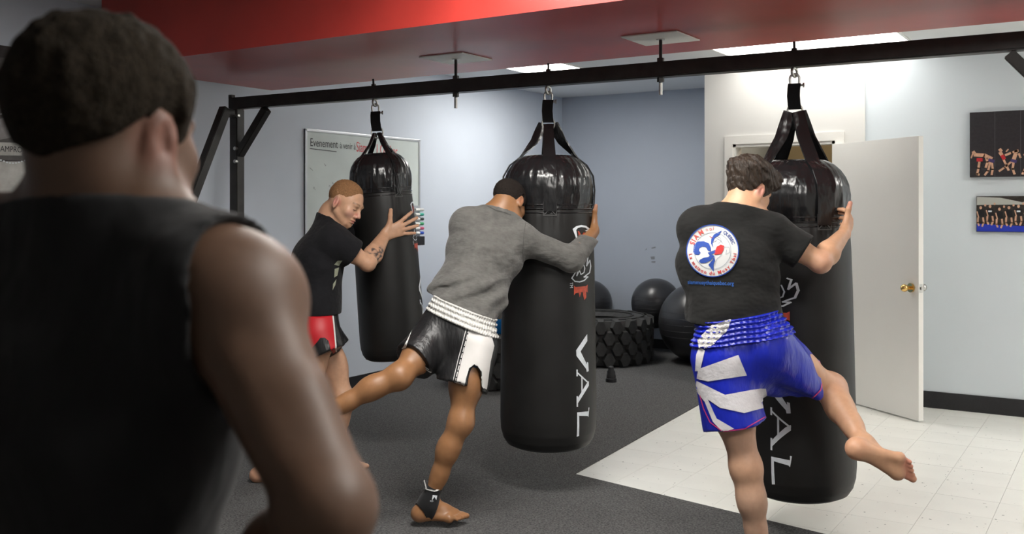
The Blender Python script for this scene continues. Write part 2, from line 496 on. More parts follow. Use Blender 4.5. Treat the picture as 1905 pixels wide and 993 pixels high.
def torso_prims(pel, waist, chest, neck, rp, rc, s=1.0, wd=1.0):
    pel, waist, chest, neck = map(nv, (pel, waist, chest, neck)); um = unit(waist - pel); uc = unit(neck - chest)
    up_c = chest + (neck - chest) * .55
    return [cone(pel - um * .07, pel, .100 * s, .108 * s, .04, (rp, 1.45 * wd)), cone(pel, waist, .108 * s, .098 * s, .05, (rp, 1.42 * wd)),
            cone(waist, chest, .098 * s, .115 * s, .06, (unit(nv(rp) + nv(rc)), 1.45 * wd)), cone(chest, up_c, .115 * s, .082 * s, .06, (rc, 1.62 * wd))]
def shoulder_prims(neck, sh, chest, s=1.0):
    neck, sh, chest = map(nv, (neck, sh, chest))
    return [cone(neck + (sh - neck) * .1, sh, .055 * s, .05 * s, .05), cone(neck + (chest - neck) * -.22, sh + (neck - sh) * .25, .042 * s, .036 * s, .05),
            sph(sh, .064 * s, .05), cone(sh + (chest - sh) * .1, chest + (sh - chest) * .35, .06 * s, .075 * s, .06)]
def arm_prims(sh, el, wr, s=1.0, hand_n=None):
    sh, el, wr = map(nv, (sh, el, wr)); d = unit(wr - el)
    L = [cone(sh, sh + (el - sh) * .45, .058 * s, .052 * s, .03), cone(sh + (el - sh) * .4, el, .052 * s, .040 * s, .03),
         sph(el, .0385 * s, .02), cone(el, el + (wr - el) * .32, .039 * s, .0455 * s, .025), cone(el + (wr - el) * .3, wr, .045 * s, .0265 * s, .025, None if hand_n is None else (np.cross(d, hand_n), 1.2))]
    return L
def leg_prims(hip, kn, an, back, s=1.0):
    hip, kn, an, back = map(nv, (hip, kn, an, back)); back = unit(back)
    th, ca = kn - hip, an - kn
    return [cone(hip, hip + th * .5, .092 * s, .080 * s, .04), cone(hip + th * .45, kn, .080 * s, .052 * s, .05), sph(kn - back * .004, .050 * s, .05),
            cone(kn, kn + ca * .35 + back * .010, .047 * s, .050 * s, .05), cone(kn + ca * .3 + back * .010, kn + ca * .68, .050 * s, .039 * s, .05),
            cone(kn + ca * .62, an, .041 * s, .034 * s, .03)]
def foot_prims(an, fwd, up, s=1.0, big=1):
    r, f, u = frame(fwd, up); an = nv(an); R = r * big          # R points to the big-toe side
    heel = an - u * .052 * s - f * .042 * s
    b1 = an + f * .125 * s - u * .062 * s + R * .026 * s; b5 = an + f * .105 * s - u * .064 * s - R * .030 * s
    L = [sph(heel, .031 * s, .03), cone(an, heel, .034 * s, .03 * s, .03), cone(heel, b1, .026 * s, .021 * s, .03), cone(heel, b5, .025 * s, .017 * s, .03),
         cone(an + f * .01, an + f * .085 * s - u * .035 * s + R * .01 * s, .033 * s, .024 * s, .035), cone(an + f * .08 * s - u * .036 * s + R * .01 * s, b1, .02 * s, .02 * s, .03), cone(b1, b5, .020 * s, .016 * s, .02),
         sph(an + R * .03 * s - u * .005, .013 * s, .015), sph(an - R * .03 * s - u * .01, .013 * s, .015)]
    for i in range(5):
        t = i / 4; b = b1 + (b5 - b1) * t; ln = (.060, .056, .050, .045, .038)[i] * s; rd = (.0135, .0095, .009, .0085, .008)[i] * s
        mid = b + f * ln * .6 + u * .004; L += [cone(b, mid, rd * .95, rd * .9, .010), cone(mid, b + f * ln - u * .004, rd * .9, rd, .006)]
    return L
def hand_prims(wr, d, back, thumb, s=1.0, curl=(.3, .3, .25), spread=.12, th_dir=None, curls=None):
    d = unit(d); b = nv(back) - d * (nv(back) @ d); b = unit(b); sd = np.cross(b, d)
    if sd @ nv(thumb) < 0: sd = -sd
    wr = nv(wr); L = []
    seg = [(.042, .025, .020), (.046, .029, .021), (.043, .027, .021), (.033, .020, .019)]
    kl = (.092, .095, .090, .083); off = (.030, .010, -.010, -.028)
    for i in range(4):
        kn = wr + s * (d * kl[i] + sd * off[i] - b * (.002, 0, .002, .006)[i])
        L.append(cone(wr + s * sd * off[i] * .62 + d * .008, kn, .0145 * s, .0115 * s, .016))
        a = spread * (1.2, .35, -.45, -1.3)[i]; fd = unit(d * math.cos(a) + sd * math.sin(a)); bb = b; p = kn
        cu = curls[i] if curls else curl
        for j in range(3):
            c_ = cu[j]; nd = fd * math.cos(c_) - bb * math.sin(c_); bb = bb * math.cos(c_) + fd * math.sin(c_); fd = nd
            q = p + fd * seg[i][j] * s; r0 = (.0104, .0096, .0088)[j] * s * (.88 if i == 3 else 1); L.append(cone(p, q, r0, r0 * .93, .005 if j else .008)); p = q
    td = unit(th_dir) if th_dir is not None else unit(d * .65 + sd * .75 - b * .15)
    t0 = wr + s * (d * .018 + sd * .020); t1 = t0 + unit(td * .75 + d * .35) * .046 * s; t2 = t1 + td * .036 * s; t3 = t2 + unit(td + d * .05 + b * .12) * .027 * s
    L += [cone(t0, t1, .0165 * s, .0135 * s, .014), cone(t1, t2, .0130 * s, .0118 * s, .006), cone(t2, t3, .0118 * s, .0098 * s, .005)]
    return L
def box_of(prims, pad):
    lo, hi = bounds(prims, pad); return lo, hi
def hair_mesh(name, cr, local, hl, thick, disp, material, parent, h=.0035, extra=None, fade=.02):
    lo, hi = bounds(cr, .06); g = Grid(lo, hi, h); f = g.field(cr)
    idx = np.argwhere(f < .09); P = g.lo + idx * g.h; l = local(P)
    out = np.full(g.n, .1, np.float32)
    fade_ = np.clip((l[:, 2] - np.interp(l[:, 1], hl[0], hl[1])) / fade, .12, 1)
    v = f[idx[:, 0], idx[:, 1], idx[:, 2]] - (thick(l) + (disp(P) if disp else 0)) * fade_
    v = np.maximum(v, (np.interp(l[:, 1], hl[0], hl[1]) - l[:, 2] + (extra(l) if extra is not None else 0)) * .8)
    out[idx[:, 0], idx[:, 1], idx[:, 2]] = v
    P, Q = g.nets(out); return np_mesh(name, P, Q, material, parent)
# ================================================================== THE ROOM
def struct(name, lo, hi, m, label, cat='wall', parts=None):
    b = MB()
    for (l, h) in (parts or [(lo, hi)]): b.box(l, h)
    return tag(b.build(name, m), label, cat, kind='structure')
def pu(px, v): d = onv(px, v); return at(px, HY, d).x
T = .12
dl, dr, DH = pu(1365, VB), pu(1555, VB), 2.05          # doorway
u1312, u1610 = pu(1312, VB), pu(1610, VB)
struct('floor', (UL - .2, VN - .2, -.12), (UR + .2, VA + .2, -.006), M['slab'], 'floor under the pale vinyl tiles and dark carpet', 'floor')
floor = bpy.data.objects['floor']
struct('wall_left', (UL - T, VN, 0), (UL, VA + T, ZC), M['wall_blue'], 'pale blue grey wall behind the whiteboard')
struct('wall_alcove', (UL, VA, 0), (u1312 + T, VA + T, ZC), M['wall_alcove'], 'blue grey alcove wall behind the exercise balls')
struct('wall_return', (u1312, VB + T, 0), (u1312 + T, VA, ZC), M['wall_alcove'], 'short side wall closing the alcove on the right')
struct('wall_back', None, None, M['wall_white'], 'white far wall with the open doorway', parts=[
    ((u1312, VB - .015, 0), (dl, VB + T, ZC)), ((dl, VB - .015, DH), (dr, VB + T, ZC)), ((dr, VB - .015, 0), (u1610, VB + T, ZC))])
struct('wall_far', (u1610, VB, 0), (UR, VB + T, ZC), M['wall_pale'], 'pale blue wall carrying the two framed pictures')
struct('wall_right', (UR, VN, 0), (UR + T, VB + T, ZC), M['wall_white'], 'white wall to the right outside the picture')
struct('wall_front', (UL, VN - T, 0), (UR, VN, ZC), M['wall_white'], 'white wall behind the viewer')
struct('ceiling', (UL - T, VN - T, ZC), (UR + T, VA + T, ZC + .1), M['ceiling'], 'off-white ceiling above the red bulkhead', 'ceiling')
struct('trim_1', (SU0, SV0, ZS), (UR, SV1, ZC), M['red'], 'red painted bulkhead crossing under the ceiling', 'bulkhead')
# closet behind the doorway
struct('wall_closet', None, None, M['wall_closet'], 'beige room seen through the open doorway', parts=[
    ((u1312 + T, VB + 1.5, 0), (dr + .8, VB + 1.6, 2.6)), ((dr + .8, VB + T, 0), (dr + .9, VB + 1.6, 2.6)), ((u1312 + T, VB + T, 2.5), (dr + .9, VB + 1.6, 2.6))])
fill_light = bpy.data.lights.new('closet_fill', 'POINT'); fill_light.energy = 3.5; fill_light.shadow_soft_size = .12; fill_light.color = (1, .86, .62)  # added unseen light without a fixture, lifts the dark room behind the doorway
lo_ = bpy.data.objects.new('closet_fill', fill_light); COL.objects.link(lo_); lo_.location = ((dl + dr) / 2, VB + .7, 2.35)
# baseboards
for nm, lo, hi, lb in (('baseboard_left', (UL, VN, 0), (UL + .012, VA, .105), 'black rubber baseboard along the pale blue left wall'),
                       ('baseboard_alcove', (UL, VA - .012, 0), (u1312, VA, .105), 'black rubber baseboard along the alcove wall'),
                       ('baseboard_right', (u1610, VB - .012, 0), (UR, VB, .125), 'black rubber baseboard under the framed pictures')):
    tag(MB().box(lo, hi).build(nm, M['black_rubber']), lb, 'baseboard', kind='structure')
# tiles
TS = .305
tl = MB().box((-TS / 2 + .0008, -TS / 2 + .0008, -.006), (TS / 2 - .0008, TS / 2 - .0008, 0)).build('tile', M['tile'], floor)
def carpet_edge(u):  # v of the carpet's front edge
    return 4.834 + (u + 2.661) * -.189
first = True; rnd = random.Random(4)
u0t = pu(1543, 4) ; gu = at(1543, HY, 2715 / 603).x
for i in range(-8, 9):
    for j in range(0, 16):
        cu, cv = gu + TS / 2 + i * TS, VB - .1 - j * TS
        if cu < -3.0 or cu > .75 or cv + TS / 2 < carpet_edge(cu + .2) - .02 or (cu + TS / 2 < -2.82): continue
        o = tl if first else tl.copy()
        if not first: COL.objects.link(o); o.parent = floor
        first = False
        o.location = (cu, cv, rnd.uniform(-.0004, .0004))
tl2 = MB().box((.6, VN, -.008), (UR, VB, -.0012)).build('floor_sheet', M['tile'], floor)
# carpet: everything left of the tiles and in front of them
cp = [(UL, VN), (UR, VN), (UR, carpet_edge(UR)), (-2.661, 4.834), (-2.86, VB), (u1312, VB), (u1312, VA), (UL, VA)]
tag(MB().poly([(a, b, 0) for a, b in cp], (0, 0, .007)).build('carpet', M['carpet']), 'dark charcoal carpet with a corner cut out over the tiles', 'carpet', kind='structure')
# door frame and door
b = MB(); cw = .07
for (l, h) in (((dl - cw, VB - .03, 0), (dl, VB - .0152, DH)), ((dr, VB - .03, 0), (dr + cw, VB - .0152, DH)), ((dl - cw, VB - .03, DH), (dr + cw, VB - .0152, DH + cw))): b.box(l, h)
tr = tag(b.build('trim_2', M['white_paint']), 'white casing around the open doorway', 'door frame', kind='structure')
b = MB()
for (l, h) in (((dl, VB - .02, 0), (dl + .025, VB + T, DH)), ((dr - .025, VB - .02, 0), (dr, VB + T, DH)), ((dl, VB - .02, DH - .025), (dr, VB + T, DH))): b.box(l, h)
b.build('door_jamb', M['white_paint'], tr)
fe = onz(1709, 783, .012); hg = Vector((dr - .02, VB - .035, 0)); dd = Vector((fe.x, fe.y, 0)) - hg; DW = dd.length; ang = math.atan2(dd.y, dd.x)
door = empty('door_1', hg); door.rotation_euler[2] = ang
tag(door, 'white flush door standing open beside the framed pictures', 'door', kind='structure')
MB().box((0, 0, .012), (DW, .042, DH - .03), .002).build('door_leaf', M['white_paint'], door)
def knob(parent, y0, s, m):
    k = MB(); k.cyl((DW - .07, y0, .945), (DW - .07, y0 + s * .012, .945), .033).cyl((DW - .07, y0, .945), (DW - .07, y0 + s * .05, .945), .012).sph((DW - .07, y0 + s * .062, .945), .027)
    return k.build('door_knob', m, parent, True, 40)
knob(door, 0, -1, M['brass']); knob(door, .042, 1, M['steel'])
lp = MB().box((DW - .001, .008, .915), (DW + .0015, .034, .975)).build('latch_plate', M['steel'], door)
MB().box((DW, .014, .935), (DW + .012, .028, .955)).build('latch_bolt', M['steel'], lp)
for zz in (.3, 1.0, 1.75): MB().cyl((0, 0, zz - .045), (0, 0, zz + .045), .007).build('hinge', M['steel'], door, True, 40)
# ceiling light panels
def lens_mat(p): return mat('light_lens', (.9, .9, .9), .5, emit=((1.0, .97, .92), TROFFER_POWER * p))
def troffer(u0, u1, v0, v1, label, power=1.0):
    t = empty('ceiling_light', ((u0 + u1) / 2, (v0 + v1) / 2, ZC)); tag(t, label, 'ceiling light', 'fluorescent ceiling light panels')
    x, y = (u1 - u0) / 2, (v1 - v0) / 2; b = MB()
    for l, h in (((-x, -y, -.012), (x, -y + .02, 0)), ((-x, y - .02, -.012), (x, y, 0)), ((-x, -y, -.012), (-x + .02, y, 0)), ((x - .02, -y, -.012), (x, y, 0))): b.box(l, h)
    b.build('frame', M['white_plastic'], t)
    MB().box((-x + .02, -y + .02, -.008), (x - .02, y - .02, -.004)).build('diffuser', lens_mat(power), t)
troffer(-4.76, -4.16, 7.2, 8.42, 'glowing ceiling light panel over the carpeted alcove', .55)
troffer(-2.82, -1.40, 7.2, 7.86, 'glowing ceiling light panel above the open doorway', .17)
troffer(-2.6, -1.2, 2.6, 3.2, 'ceiling light panel on the near side of the bulkhead')
troffer(-.2, 1.2, 1.3, 1.9, 'ceiling light panel to the right, near side of the bulkhead')
troffer(1.0, 2.4, 6.2, 6.8, 'ceiling light panel beyond the right edge of the picture')  # added out of view to brighten the tile floor and white wall

# ================================================================== BAG RIG
ZB, HB = 2.203, .076
P1 = onz(432, 193.5, ZB); P2 = onz(1862, 80, ZB); bd = (P2 - P1).normalized(); n_ = RV * FPX - FV * (1870 - CX); P2 = P1 + bd * (-(P1.dot(n_)) / bd.dot(n_) + .33)
def beam_at(px):   # point of the beam axis seen at image column px
    n = (RV * FPX - FV * (px - CX)); t = -(P1.dot(n)) / bd.dot(n); return P1 + bd * t
rig = empty('bag_rack', (P1.x, P1.y, 0), True); tag(rig, 'long black steel frame carrying the three punching bags', 'bag rack')
MB().bar(P1, P2, HB, HB, bev=.006).build('beam', M['black_metal'], rig)
perp = Vector((bd.y, -bd.x, 0))     # towards the viewer
def upright(p, inward):
    q = p + inward * .045
    MB().bar(Vector((q.x, q.y, .02)), Vector((q.x, q.y, ZB - HB / 2)), .07, .07, up=perp, bev=.005).build('post', M['black_metal'], rig)
    MB().box(Vector((q.x - .1, q.y - .1, .008)), Vector((q.x + .1, q.y + .1, .02))).build('base_plate', M['black_metal'], rig)
    for sx in (-1, 1):
        MB().cyl((q.x + sx * .07, q.y - .07, .02), (q.x + sx * .07, q.y - .07, .035), .014, n=6).build('anchor_bolt', M['steel'], rig)
    MB().bar(q + inward * .02 - UPV * .34, q + inward * .27 - UPV * .05, .055, .05, bev=.004).build('knee_brace', M['black_metal'], rig)
    MB().bar(q - UPV * .07, q + perp * .14 - UPV * .07, .05, .05, bev=.004).build('stub', M['black_metal'], rig)
    f = q + perp * 1.12
    MB().bar(q + perp * .1 - UPV * .04, Vector((f.x, f.y, .0)), .06, .06, up=bd, bev=.004).build('splayed_leg', M['black_metal'], rig)
    for zz, o in ((-.085, .02), (-.3, .0), (-.385, .0)):
        c = q + UPV * zz + inward * (.03 + o) + perp * .03
        MB().cyl(c, c + perp * .02, .013, n=6).build('bolt', M['steel'], rig)
    g = q + inward * .12 - UPV * .06
upright(P1, bd); upright(P2, -bd)
MB().box(P1 + Vector((.02, -.05, .03)), P1 + Vector((.05, -.02, .055))).build('bolt', M['black_metal'], rig)
# threaded rods to the bulkhead, white plates
for px, lb in ((848, 'square white plate on the bulkhead above the grey shirt man'), (1229, 'square white plate on the bulkhead between the two larger bags')):
    c = beam_at(px)
    r = tag(empty('threaded_rod', (c.x, c.y, ZB - .12)), 'threaded rod hanging from ' + ('the plate nearer the whiteboard' if px < 1000 else 'the plate nearer the door'), 'rod', 'threaded rods holding the beam')
    b = MB().cyl((0, 0, 0), (0, 0, ZS - ZB + .118), .0085, n=12); b.build('shaft', M['black_metal'], r, True, 40)
    MB().cyl((0, 0, -.005), (0, 0, .055), .0095, n=12).build('thread_end', M['steel'], r, True, 40)
    MB().cyl((0, 0, .06), (0, 0, .081), .018, n=6).build('nut', M['black_metal'], r); MB().cyl((0, 0, .159), (0, 0, .18), .018, n=6).build('nut', M['black_metal'], r)
    p = tag(empty('ceiling_plate', (c.x, c.y, ZS)), lb, 'plate', 'white ceiling plates')
    MB().box((-.15, -.15, -.008), (.15, .15, -.001), .003).build('board', M['white_plastic'], p)
    MB().cyl((0, 0, -.012), (0, 0, -.008), .022, n=20).build('washer', M['steel'], p)

# ================================================================== WHITEBOARD
wb0 = at(565, 239, onu(565, UL)); wb1 = at(779, 260, onu(779, UL)); bz = (wb0.z + wb1.z) / 2; BW = wb1.y - wb0.y; BH = .94
wb = tag(empty('whiteboard', (UL, wb0.y, bz)), 'whiteboard with handwriting on the pale blue wall', 'whiteboard')
MB().box((.002, 0, -BH), (.012, BW, 0)).build('panel', M['board'], wb)
for l, h in (((0, 0, -.02), (.02, BW, 0)), ((0, 0, -BH), (.02, BW, -BH + .02)), ((0, 0, -BH), (.02, .018, 0)), ((0, BW - .018, -BH), (.02, BW, 0))): MB().box(l, h, .003).build('frame_rail', M['alu'], wb)
wm = flat_map((.0125, 0, 0), (0, 1, 0), (0, 0, 1), .001)
wl = text2d('Evenement', .092, .055, -.135, sx=.78) + text2d('\u00e0 venir \u00e0', .075, .40, -.135, sx=.75)
decal('underline', stroke([(.055, -.155), (.36, -.165)], .006), wm, M['ink_black'], wb, 1)
decal('handwriting', wl, wm, M['ink_black'], wb, 1)['kind'] = 'stuff'
decal('handwriting', text2d('Siam N\u00b01 Quebec', .12, .60, -.15, rot=-.02, sx=.62), wm, M['ink_red'], wb, 1)['kind'] = 'stuff'
sm = []
for i in range(16):
    a, c = rnd.uniform(.05, BW - .1), rnd.uniform(-.8, -.25); sm += stroke([(a, c), (a + rnd.uniform(-.02, .03), c + rnd.uniform(-.02, .02)), (a + .02, c - .01)], .004)
decal('smudge', sm, wm, mat('ink_faint', (.22, .24, .24), .6), wb, 1)['kind'] = 'stuff'
tray = tag(empty('marker_tray', (UL, wb1.y - .11, bz - BH)), 'small wall rack of markers at the edge of the whiteboard', 'marker rack')
MB().box((.021, -.02, -.02), (.085, .09, .06), .004).build('holder', M['black_rubber'], tray)
MB().box((.021, -.01, .06), (.03, .08, .34), .003).build('back_plate', M['alu'], tray)
cols = [(.02, .08, .5), (.6, .1, .2), (.05, .35, .15), (.03, .03, .03), (.05, .4, .3), (.6, .6, .6)]
for i, c in enumerate(cols):
    z = .09 + .042 * i
    k = tag(empty('marker', (UL + .048, wb1.y - .115, bz - BH + z)), '%s capped marker in the rack beside the whiteboard' % ['white', 'teal', 'black', 'green', 'pink', 'blue'][::-1][i] if False else '%s capped marker in the rack beside the whiteboard' % ['blue', 'pink', 'green', 'black', 'teal', 'grey'][i], 'marker', 'markers beside the whiteboard')
    MB().cyl((0, 0, 0), (0, .06, 0), .013).build('barrel', M['white_plastic'], k, True, 40)
    MB().cyl((0, .06, 0), (0, .115, 0), .0142).build('cap', mat('marker_%d' % i, c, .4), k, True, 40)

# ================================================================== POSTER (left wall) and PICTURES (right wall)
po = at(20, 87, onu(20, UL)); PW, PH = 1.05, 1.5
poster = tag(empty('poster', (UL, po.y - .52, po.z)), 'dark monochrome fighter poster at the left edge, behind the near man', 'poster')
MB().box((.001, 0, -PH), (.006, PW, 0)).build('sheet', mat('poster_dark', (.035, .032, .032), .35, .5, noise=(3, .5)), poster)
pm = flat_map((.006, 0, 0), (0, 1, 0), (0, 0, 1), .0015)
pm2 = flat_map((.006, 0, 0), (0, 1, 0), (0, 0, 1), .0025); pm3 = flat_map((.006, 0, 0), (0, 1, 0), (0, 0, 1), .0035)
gs = mat('poster_skin', (.10, .095, .092), .35, noise=(6, .5)); gw = mat('poster_white', (.50, .50, .47), .35, noise=(9, .25)); gl = mat('poster_light', (.26, .25, .25), .35, noise=(8, .4))
decal('printed_torso', [[(.22, -.66), (.24, -.35), (.18, -.18), (.32, -.08), (.62, -.06), (.72, -.16), (.66, -.36), (.66, -.66)]], pm, gs, poster, .1)
decal('printed_torso', [ell(.50, -.47, .16, .06, rot=20), ell(.42, -.26, .1, .03, rot=-12), ell(.60, -.30, .09, .03, rot=25)], pm2, gl, poster, .1)
decal('printed_shorts', [[(.22, -.68), (.68, -.66), (.75, -.74), (.78, -.84), (.60, -.90), (.57, -.97), (.52, -1.04), (.42, -1.04), (.35, -.97), (.16, -.9)]], pm2, gw, poster, .1)
decal('printed_leg', [[(.58, -.90), (.78, -.84), (.80, -1.0), (.74, -1.3), (.64, -1.3), (.68, -1.06)], [(.36, -1.0), (.50, -1.04), (.48, -1.4), (.38, -1.4)]], pm, gl, poster, .1)
ch = []
for i in range(26): ch.append(ell(.24 + .018 * i, -.665 - .012 * math.sin(i * .5), .007, .005, 8)); ch.append(ell(.25 + .016 * i, -.40 + .01 * math.sin(i * .7), .005, .005, 8))
decal('printed_chain', ch, pm3, mat('poster_spark', (.75, .8, .82), .3), poster, .1)['kind'] = 'stuff'
decal('printed_label', [[(.44, -.56), (.585, -.555), (.585, -.63), (.44, -.635)]], pm2, gw, poster, .1)
decal('printed_word', text2d('AMPRO', .048, .452, -.612, sx=.82), pm3, M['ink_black'], poster, 1)

def picture(px, yt, yb, W, label, canvas, thick):
    d = onv(px, VB); a = at(px, yt, d); h = (yb - yt) / FPX * d
    e = tag(empty('picture', (a.x, VB, a.z)), label, 'picture')
    MB().box((0, -thick, -h), (W, -.002, 0), .002).build('canvas', canvas, e)
    return e, h, flat_map((0, -thick, 0), (1, 0, 0), (0, 0, 1), .0012), flat_map((0, -thick, 0), (1, 0, 0), (0, 0, 1), .0022)
p1, h1, m1, m1b = picture(1805, 210, 330, .504, 'wide black canvas print of kick boxing pairs, upper of the two', mat('canvas_black', (.022, .020, .024), .5, noise=(60, .2)), .03)
sk = mat('print_skin', (.62, .36, .24), .5, noise=(40, .15)); rd = mat('print_shorts_red', (.5, .02, .03), .5); pp = mat('print_shorts_purple', (.06, .04, .14), .5)
for q in (1, 2): decal('panel_joint', stroke([(q * .168, -.002), (q * .168, -h1 + .002)], .003), m1, mat('canvas_joint', (.09, .09, .1), .5), p1, 1)
S = .168 / 172.0    # figure drawing units to metres
def fig(strokes, ox, material, mp, wd):
    ps = []
    for s in strokes:
        w_ = s[0] * S; ps += stroke([(ox + x * S, -h1 + (535 - y) * S * 1.03) for x, y in s[1:]], w_)
    decal('printed_fighter', ps, mp, material, p1, 1)
O = -35 * S
fig([(22, (62, 350), (66, 356)), (26, (72, 370), (130, 375)), (28, (140, 378), (180, 400)), (16, (102, 420), (96, 470), (86, 512), (98, 516)), (16, (150, 400), (158, 425), (146, 462)), (15, (175, 428), (162, 490), (140, 518)), (15, (188, 430), (192, 480), (186, 516)), (10, (46, 392), (56, 362))], O, sk, m1, 1)
fig([(26, (92, 408), (115, 408))], O, rd, m1b, 1); fig([(24, (172, 412), (196, 420))], O, pp, m1b, 1)
fig([(22, (242, 338), (248, 346)), (24, (245, 362), (262, 392)), (16, (280, 378), (320, 362), (360, 348)), (15, (262, 404), (284, 450), (298, 486)), (22, (348, 352), (352, 358)), (26, (345, 375), (335, 405)), (14, (368, 372), (378, 398)), (14, (320, 425), (272, 468), (238, 492)), (16, (332, 430), (326, 480), (338, 514)), (9, (284, 352), (296, 338))], O, sk, m1, 1)
fig([(24, (258, 385), (268, 402))], O, rd, m1b, 1); fig([(22, (320, 418), (345, 426))], O, pp, m1b, 1)
fig([(22, (408, 378), (412, 384)), (26, (420, 398), (436, 410)), (15, (430, 440), (398, 500), (392, 516)), (15, (440, 440), (470, 500), (476, 516)), (22, (480, 360), (484, 366)), (26, (478, 385), (470, 420)), (14, (460, 380), (440, 372))], O, sk, m1, 1)
fig([(24, (428, 432), (446, 436))], O, pp, m1b, 1)
p2, h2, m2, m2b = picture(1817, 365, 431, .46, 'group photograph of gym members over a blue mat', mat('photo_dark', (.03, .025, .022), .4, noise=(40, .5)), .022)
decal('printed_mat', [[(.004, -h2 + .004), (.546, -h2 + .004), (.546, -h2 + .055), (.3, -h2 + .045), (.004, -h2 + .06)]], m2, mat('print_blue', (.02, .04, .42), .4), p2, 1)
decal('printed_wall', [[(.004, -.004), (.16, -.012), (.30, -.045), (.40, -.025), (.546, -.006), (.546, -.05), (.3, -.062), (.004, -.065)]], m2, mat('print_cream', (.45, .46, .42), .4), p2, 1)
sh = []; hd = []; wt = []
for i in range(9):
    x = .03 + .062 * i; y = -.085 + .012 * math.sin(i * 2.1)
    hd += [ell(x, y, .009, .012, 12)]; sh += [[(x - .022, y - .018), (x + .022, y - .018), (x + .024, y - .07), (x - .024, y - .07)]]
    hd += stroke([(x - .018, y - .075), (x - .02, y - .11), (x - .012, y - .13)], .012) + stroke([(x + .016, y - .075), (x + .02, y - .11), (x + .01, y - .135)], .012) + stroke([(x - .024, y - .03), (x - .014, y - .07)], .008)
    hd += [ell(x + .03, y + .018, .007, .009, 12)]
    if i % 3 == 1: wt += [[(x - .012, y - .03), (x + .012, y - .03), (x + .012, y - .042), (x - .012, y - .042)]]
for q_ in (decal('printed_crowd', sh, m2, mat('print_black', (.012, .012, .014), .4), p2, 1), decal('printed_crowd', hd, m2b, sk, p2, 1), decal('printed_crowd', wt, m2b, M['print_white'], p2, 1)): q_['kind'] = 'stuff'

# ================================================================== ALCOVE: tyres, balls, small cap
def tyre(loc, R, H, label, nb=22):
    t = tag(empty('tractor_tyre', loc), label, 'tyre', 'tractor tyres lying on the carpet')
    r0 = R * .56
    prof = [(r0, .05), (r0 + .02, .03), (R * .75, .0), (R * .93, .015), (R * .965, .06), (R * .97, H / 2), (R * .965, H - .06), (R * .93, H - .015), (R * .75, H), (r0 + .05, H - .012), (r0 + .02, H - .03), (r0, H - .05), (r0 + .03, H - .09), (R * .86, H - .1), (R * .9, H / 2), (R * .86, .1), (r0 + .03, .09), (r0, .05)]
    MB().lathe(prof, 64).build('casing', M['tyre'], t, True, 50)
    for zz in (r0 + .06, R * .86): MB().torus((0, 0, H - .002), (0, 0, 1), zz, .006, 64, 6).build('bead_ridge', M['tyre'], t, True)
    # tread blocks: diamond lugs in four staggered rows
    me = None
    for row in range(4):
        for i in range(nb):
            a = 2 * math.pi * (i + .5 * (row % 2)) / nb; z = H * (.16 + .227 * row)
            if me is None:
                hw, hh, dp = R * math.pi / nb * .86, H * .165, .045
                pts = [(-hw, .0), (-hw * .45, -hh), (hw * .45, -hh), (hw, 0), (hw * .45, hh), (-hw * .45, hh)]
                b = MB(); A = [b.bm.verts.new((-.02, p[0], p[1])) for p in pts]; B = [b.bm.verts.new((dp, p[0] * .82, p[1] * .8)) for p in pts]
                b.bm.faces.new(B)
                for q in range(6): b.bm.faces.new((A[q], A[(q + 1) % 6], B[(q + 1) % 6], B[q]))
                o = b.build('tread_block', M['tyre'], t); me = o.data
            else:
                o = bpy.data.objects.new('tread_block', me); COL.objects.link(o); o.parent = t
            o.location = (R * .955 * math.cos(a), R * .955 * math.sin(a), z); o.rotation_euler[2] = a
    return t
t1 = at(1108, HY, 9.72); tyre((t1.x, t1.y, .007), .555, .45, 'large black tyre lying flat in front of the alcove wall')
t2 = at(952, HY, 8.42); tyre((t2.x, t2.y, .007), .45, .45, 'black tyre half hidden behind the middle punching bag, under the blue ball', 18)
def ball(c, r, m, label):
    o = MB().sph((0, 0, 0), r, 48); 
    e = tag(empty('exercise_ball', c), label, 'exercise ball', 'exercise balls in the alcove')
    o.build('ball', m, e, True)
    for i in range(5): MB().torus((0, 0, r * (-.3 + .15 * i)), (0, 0, 1), r * math.sqrt(1 - (-.3 + .15 * i) ** 2) - .0005, .0018, 64, 5).build('ridge', m, e, True)
    MB().cyl((0, -r - .001, 0), (0, -r + .004, 0), .012).build('plug', m, e)
bp = at(952, HY, 8.42); ball((bp.x, bp.y, .66), .31, M['ball_blue'], 'blue exercise ball resting in the tyre behind the bag')
bp = at(1300, HY, 9.5); ball((bp.x, bp.y, .40), .39, M['ball_black'], 'big black exercise ball, nearest the black shirt man')
bp = at(1219, HY, 10.2); ball((bp.x, VA - .27, .52), .26, M['ball_black'], 'black exercise ball wedged behind the tyre and the big ball')
bp = at(1084, HY, 10.55); ball((bp.x, VA - .275, .47), .27, M['ball_black'], 'black exercise ball partly hidden by the middle punching bag')
cp_ = onz(1137, 710, .007); c = tag(empty('rubber_stopper', cp_), 'small black rubber stopper standing on the carpet', 'stopper')
MB().lathe([(0, 0), (.047, 0), (.047, .03), (.041, .034), (.041, .06), (.036, .066), (.036, .09), (.026, .105), (.024, .128), (.014, .136), (0, .137)], 28).build('cap', M['black_rubber'], c, True, 40)
# scuffs on the alcove wall
d_ = onv(1215, VA); q = at(1215, 480, d_); sc = tag(empty('wall_scuff', (q.x, VA, q.z)), 'small grey scuff marks on the alcove wall', 'scuff')
decal('mark', [[(-.03, .015), (.02, .02), (.02, -.012), (-.02, -.015)], [(-.02, -.035), (.03, -.03), (.025, -.05), (-.018, -.048)], [(-.1, .08), (-.07, .095), (-.075, .105)], [(-.02, .1), (.03, .11), (.03, .125), (-.015, .115)]], flat_map((0, -.001, 0), (1, 0, 0), (0, 0, 1), .001), mat('scuff', (.22, .23, .25), .7), sc, 1)

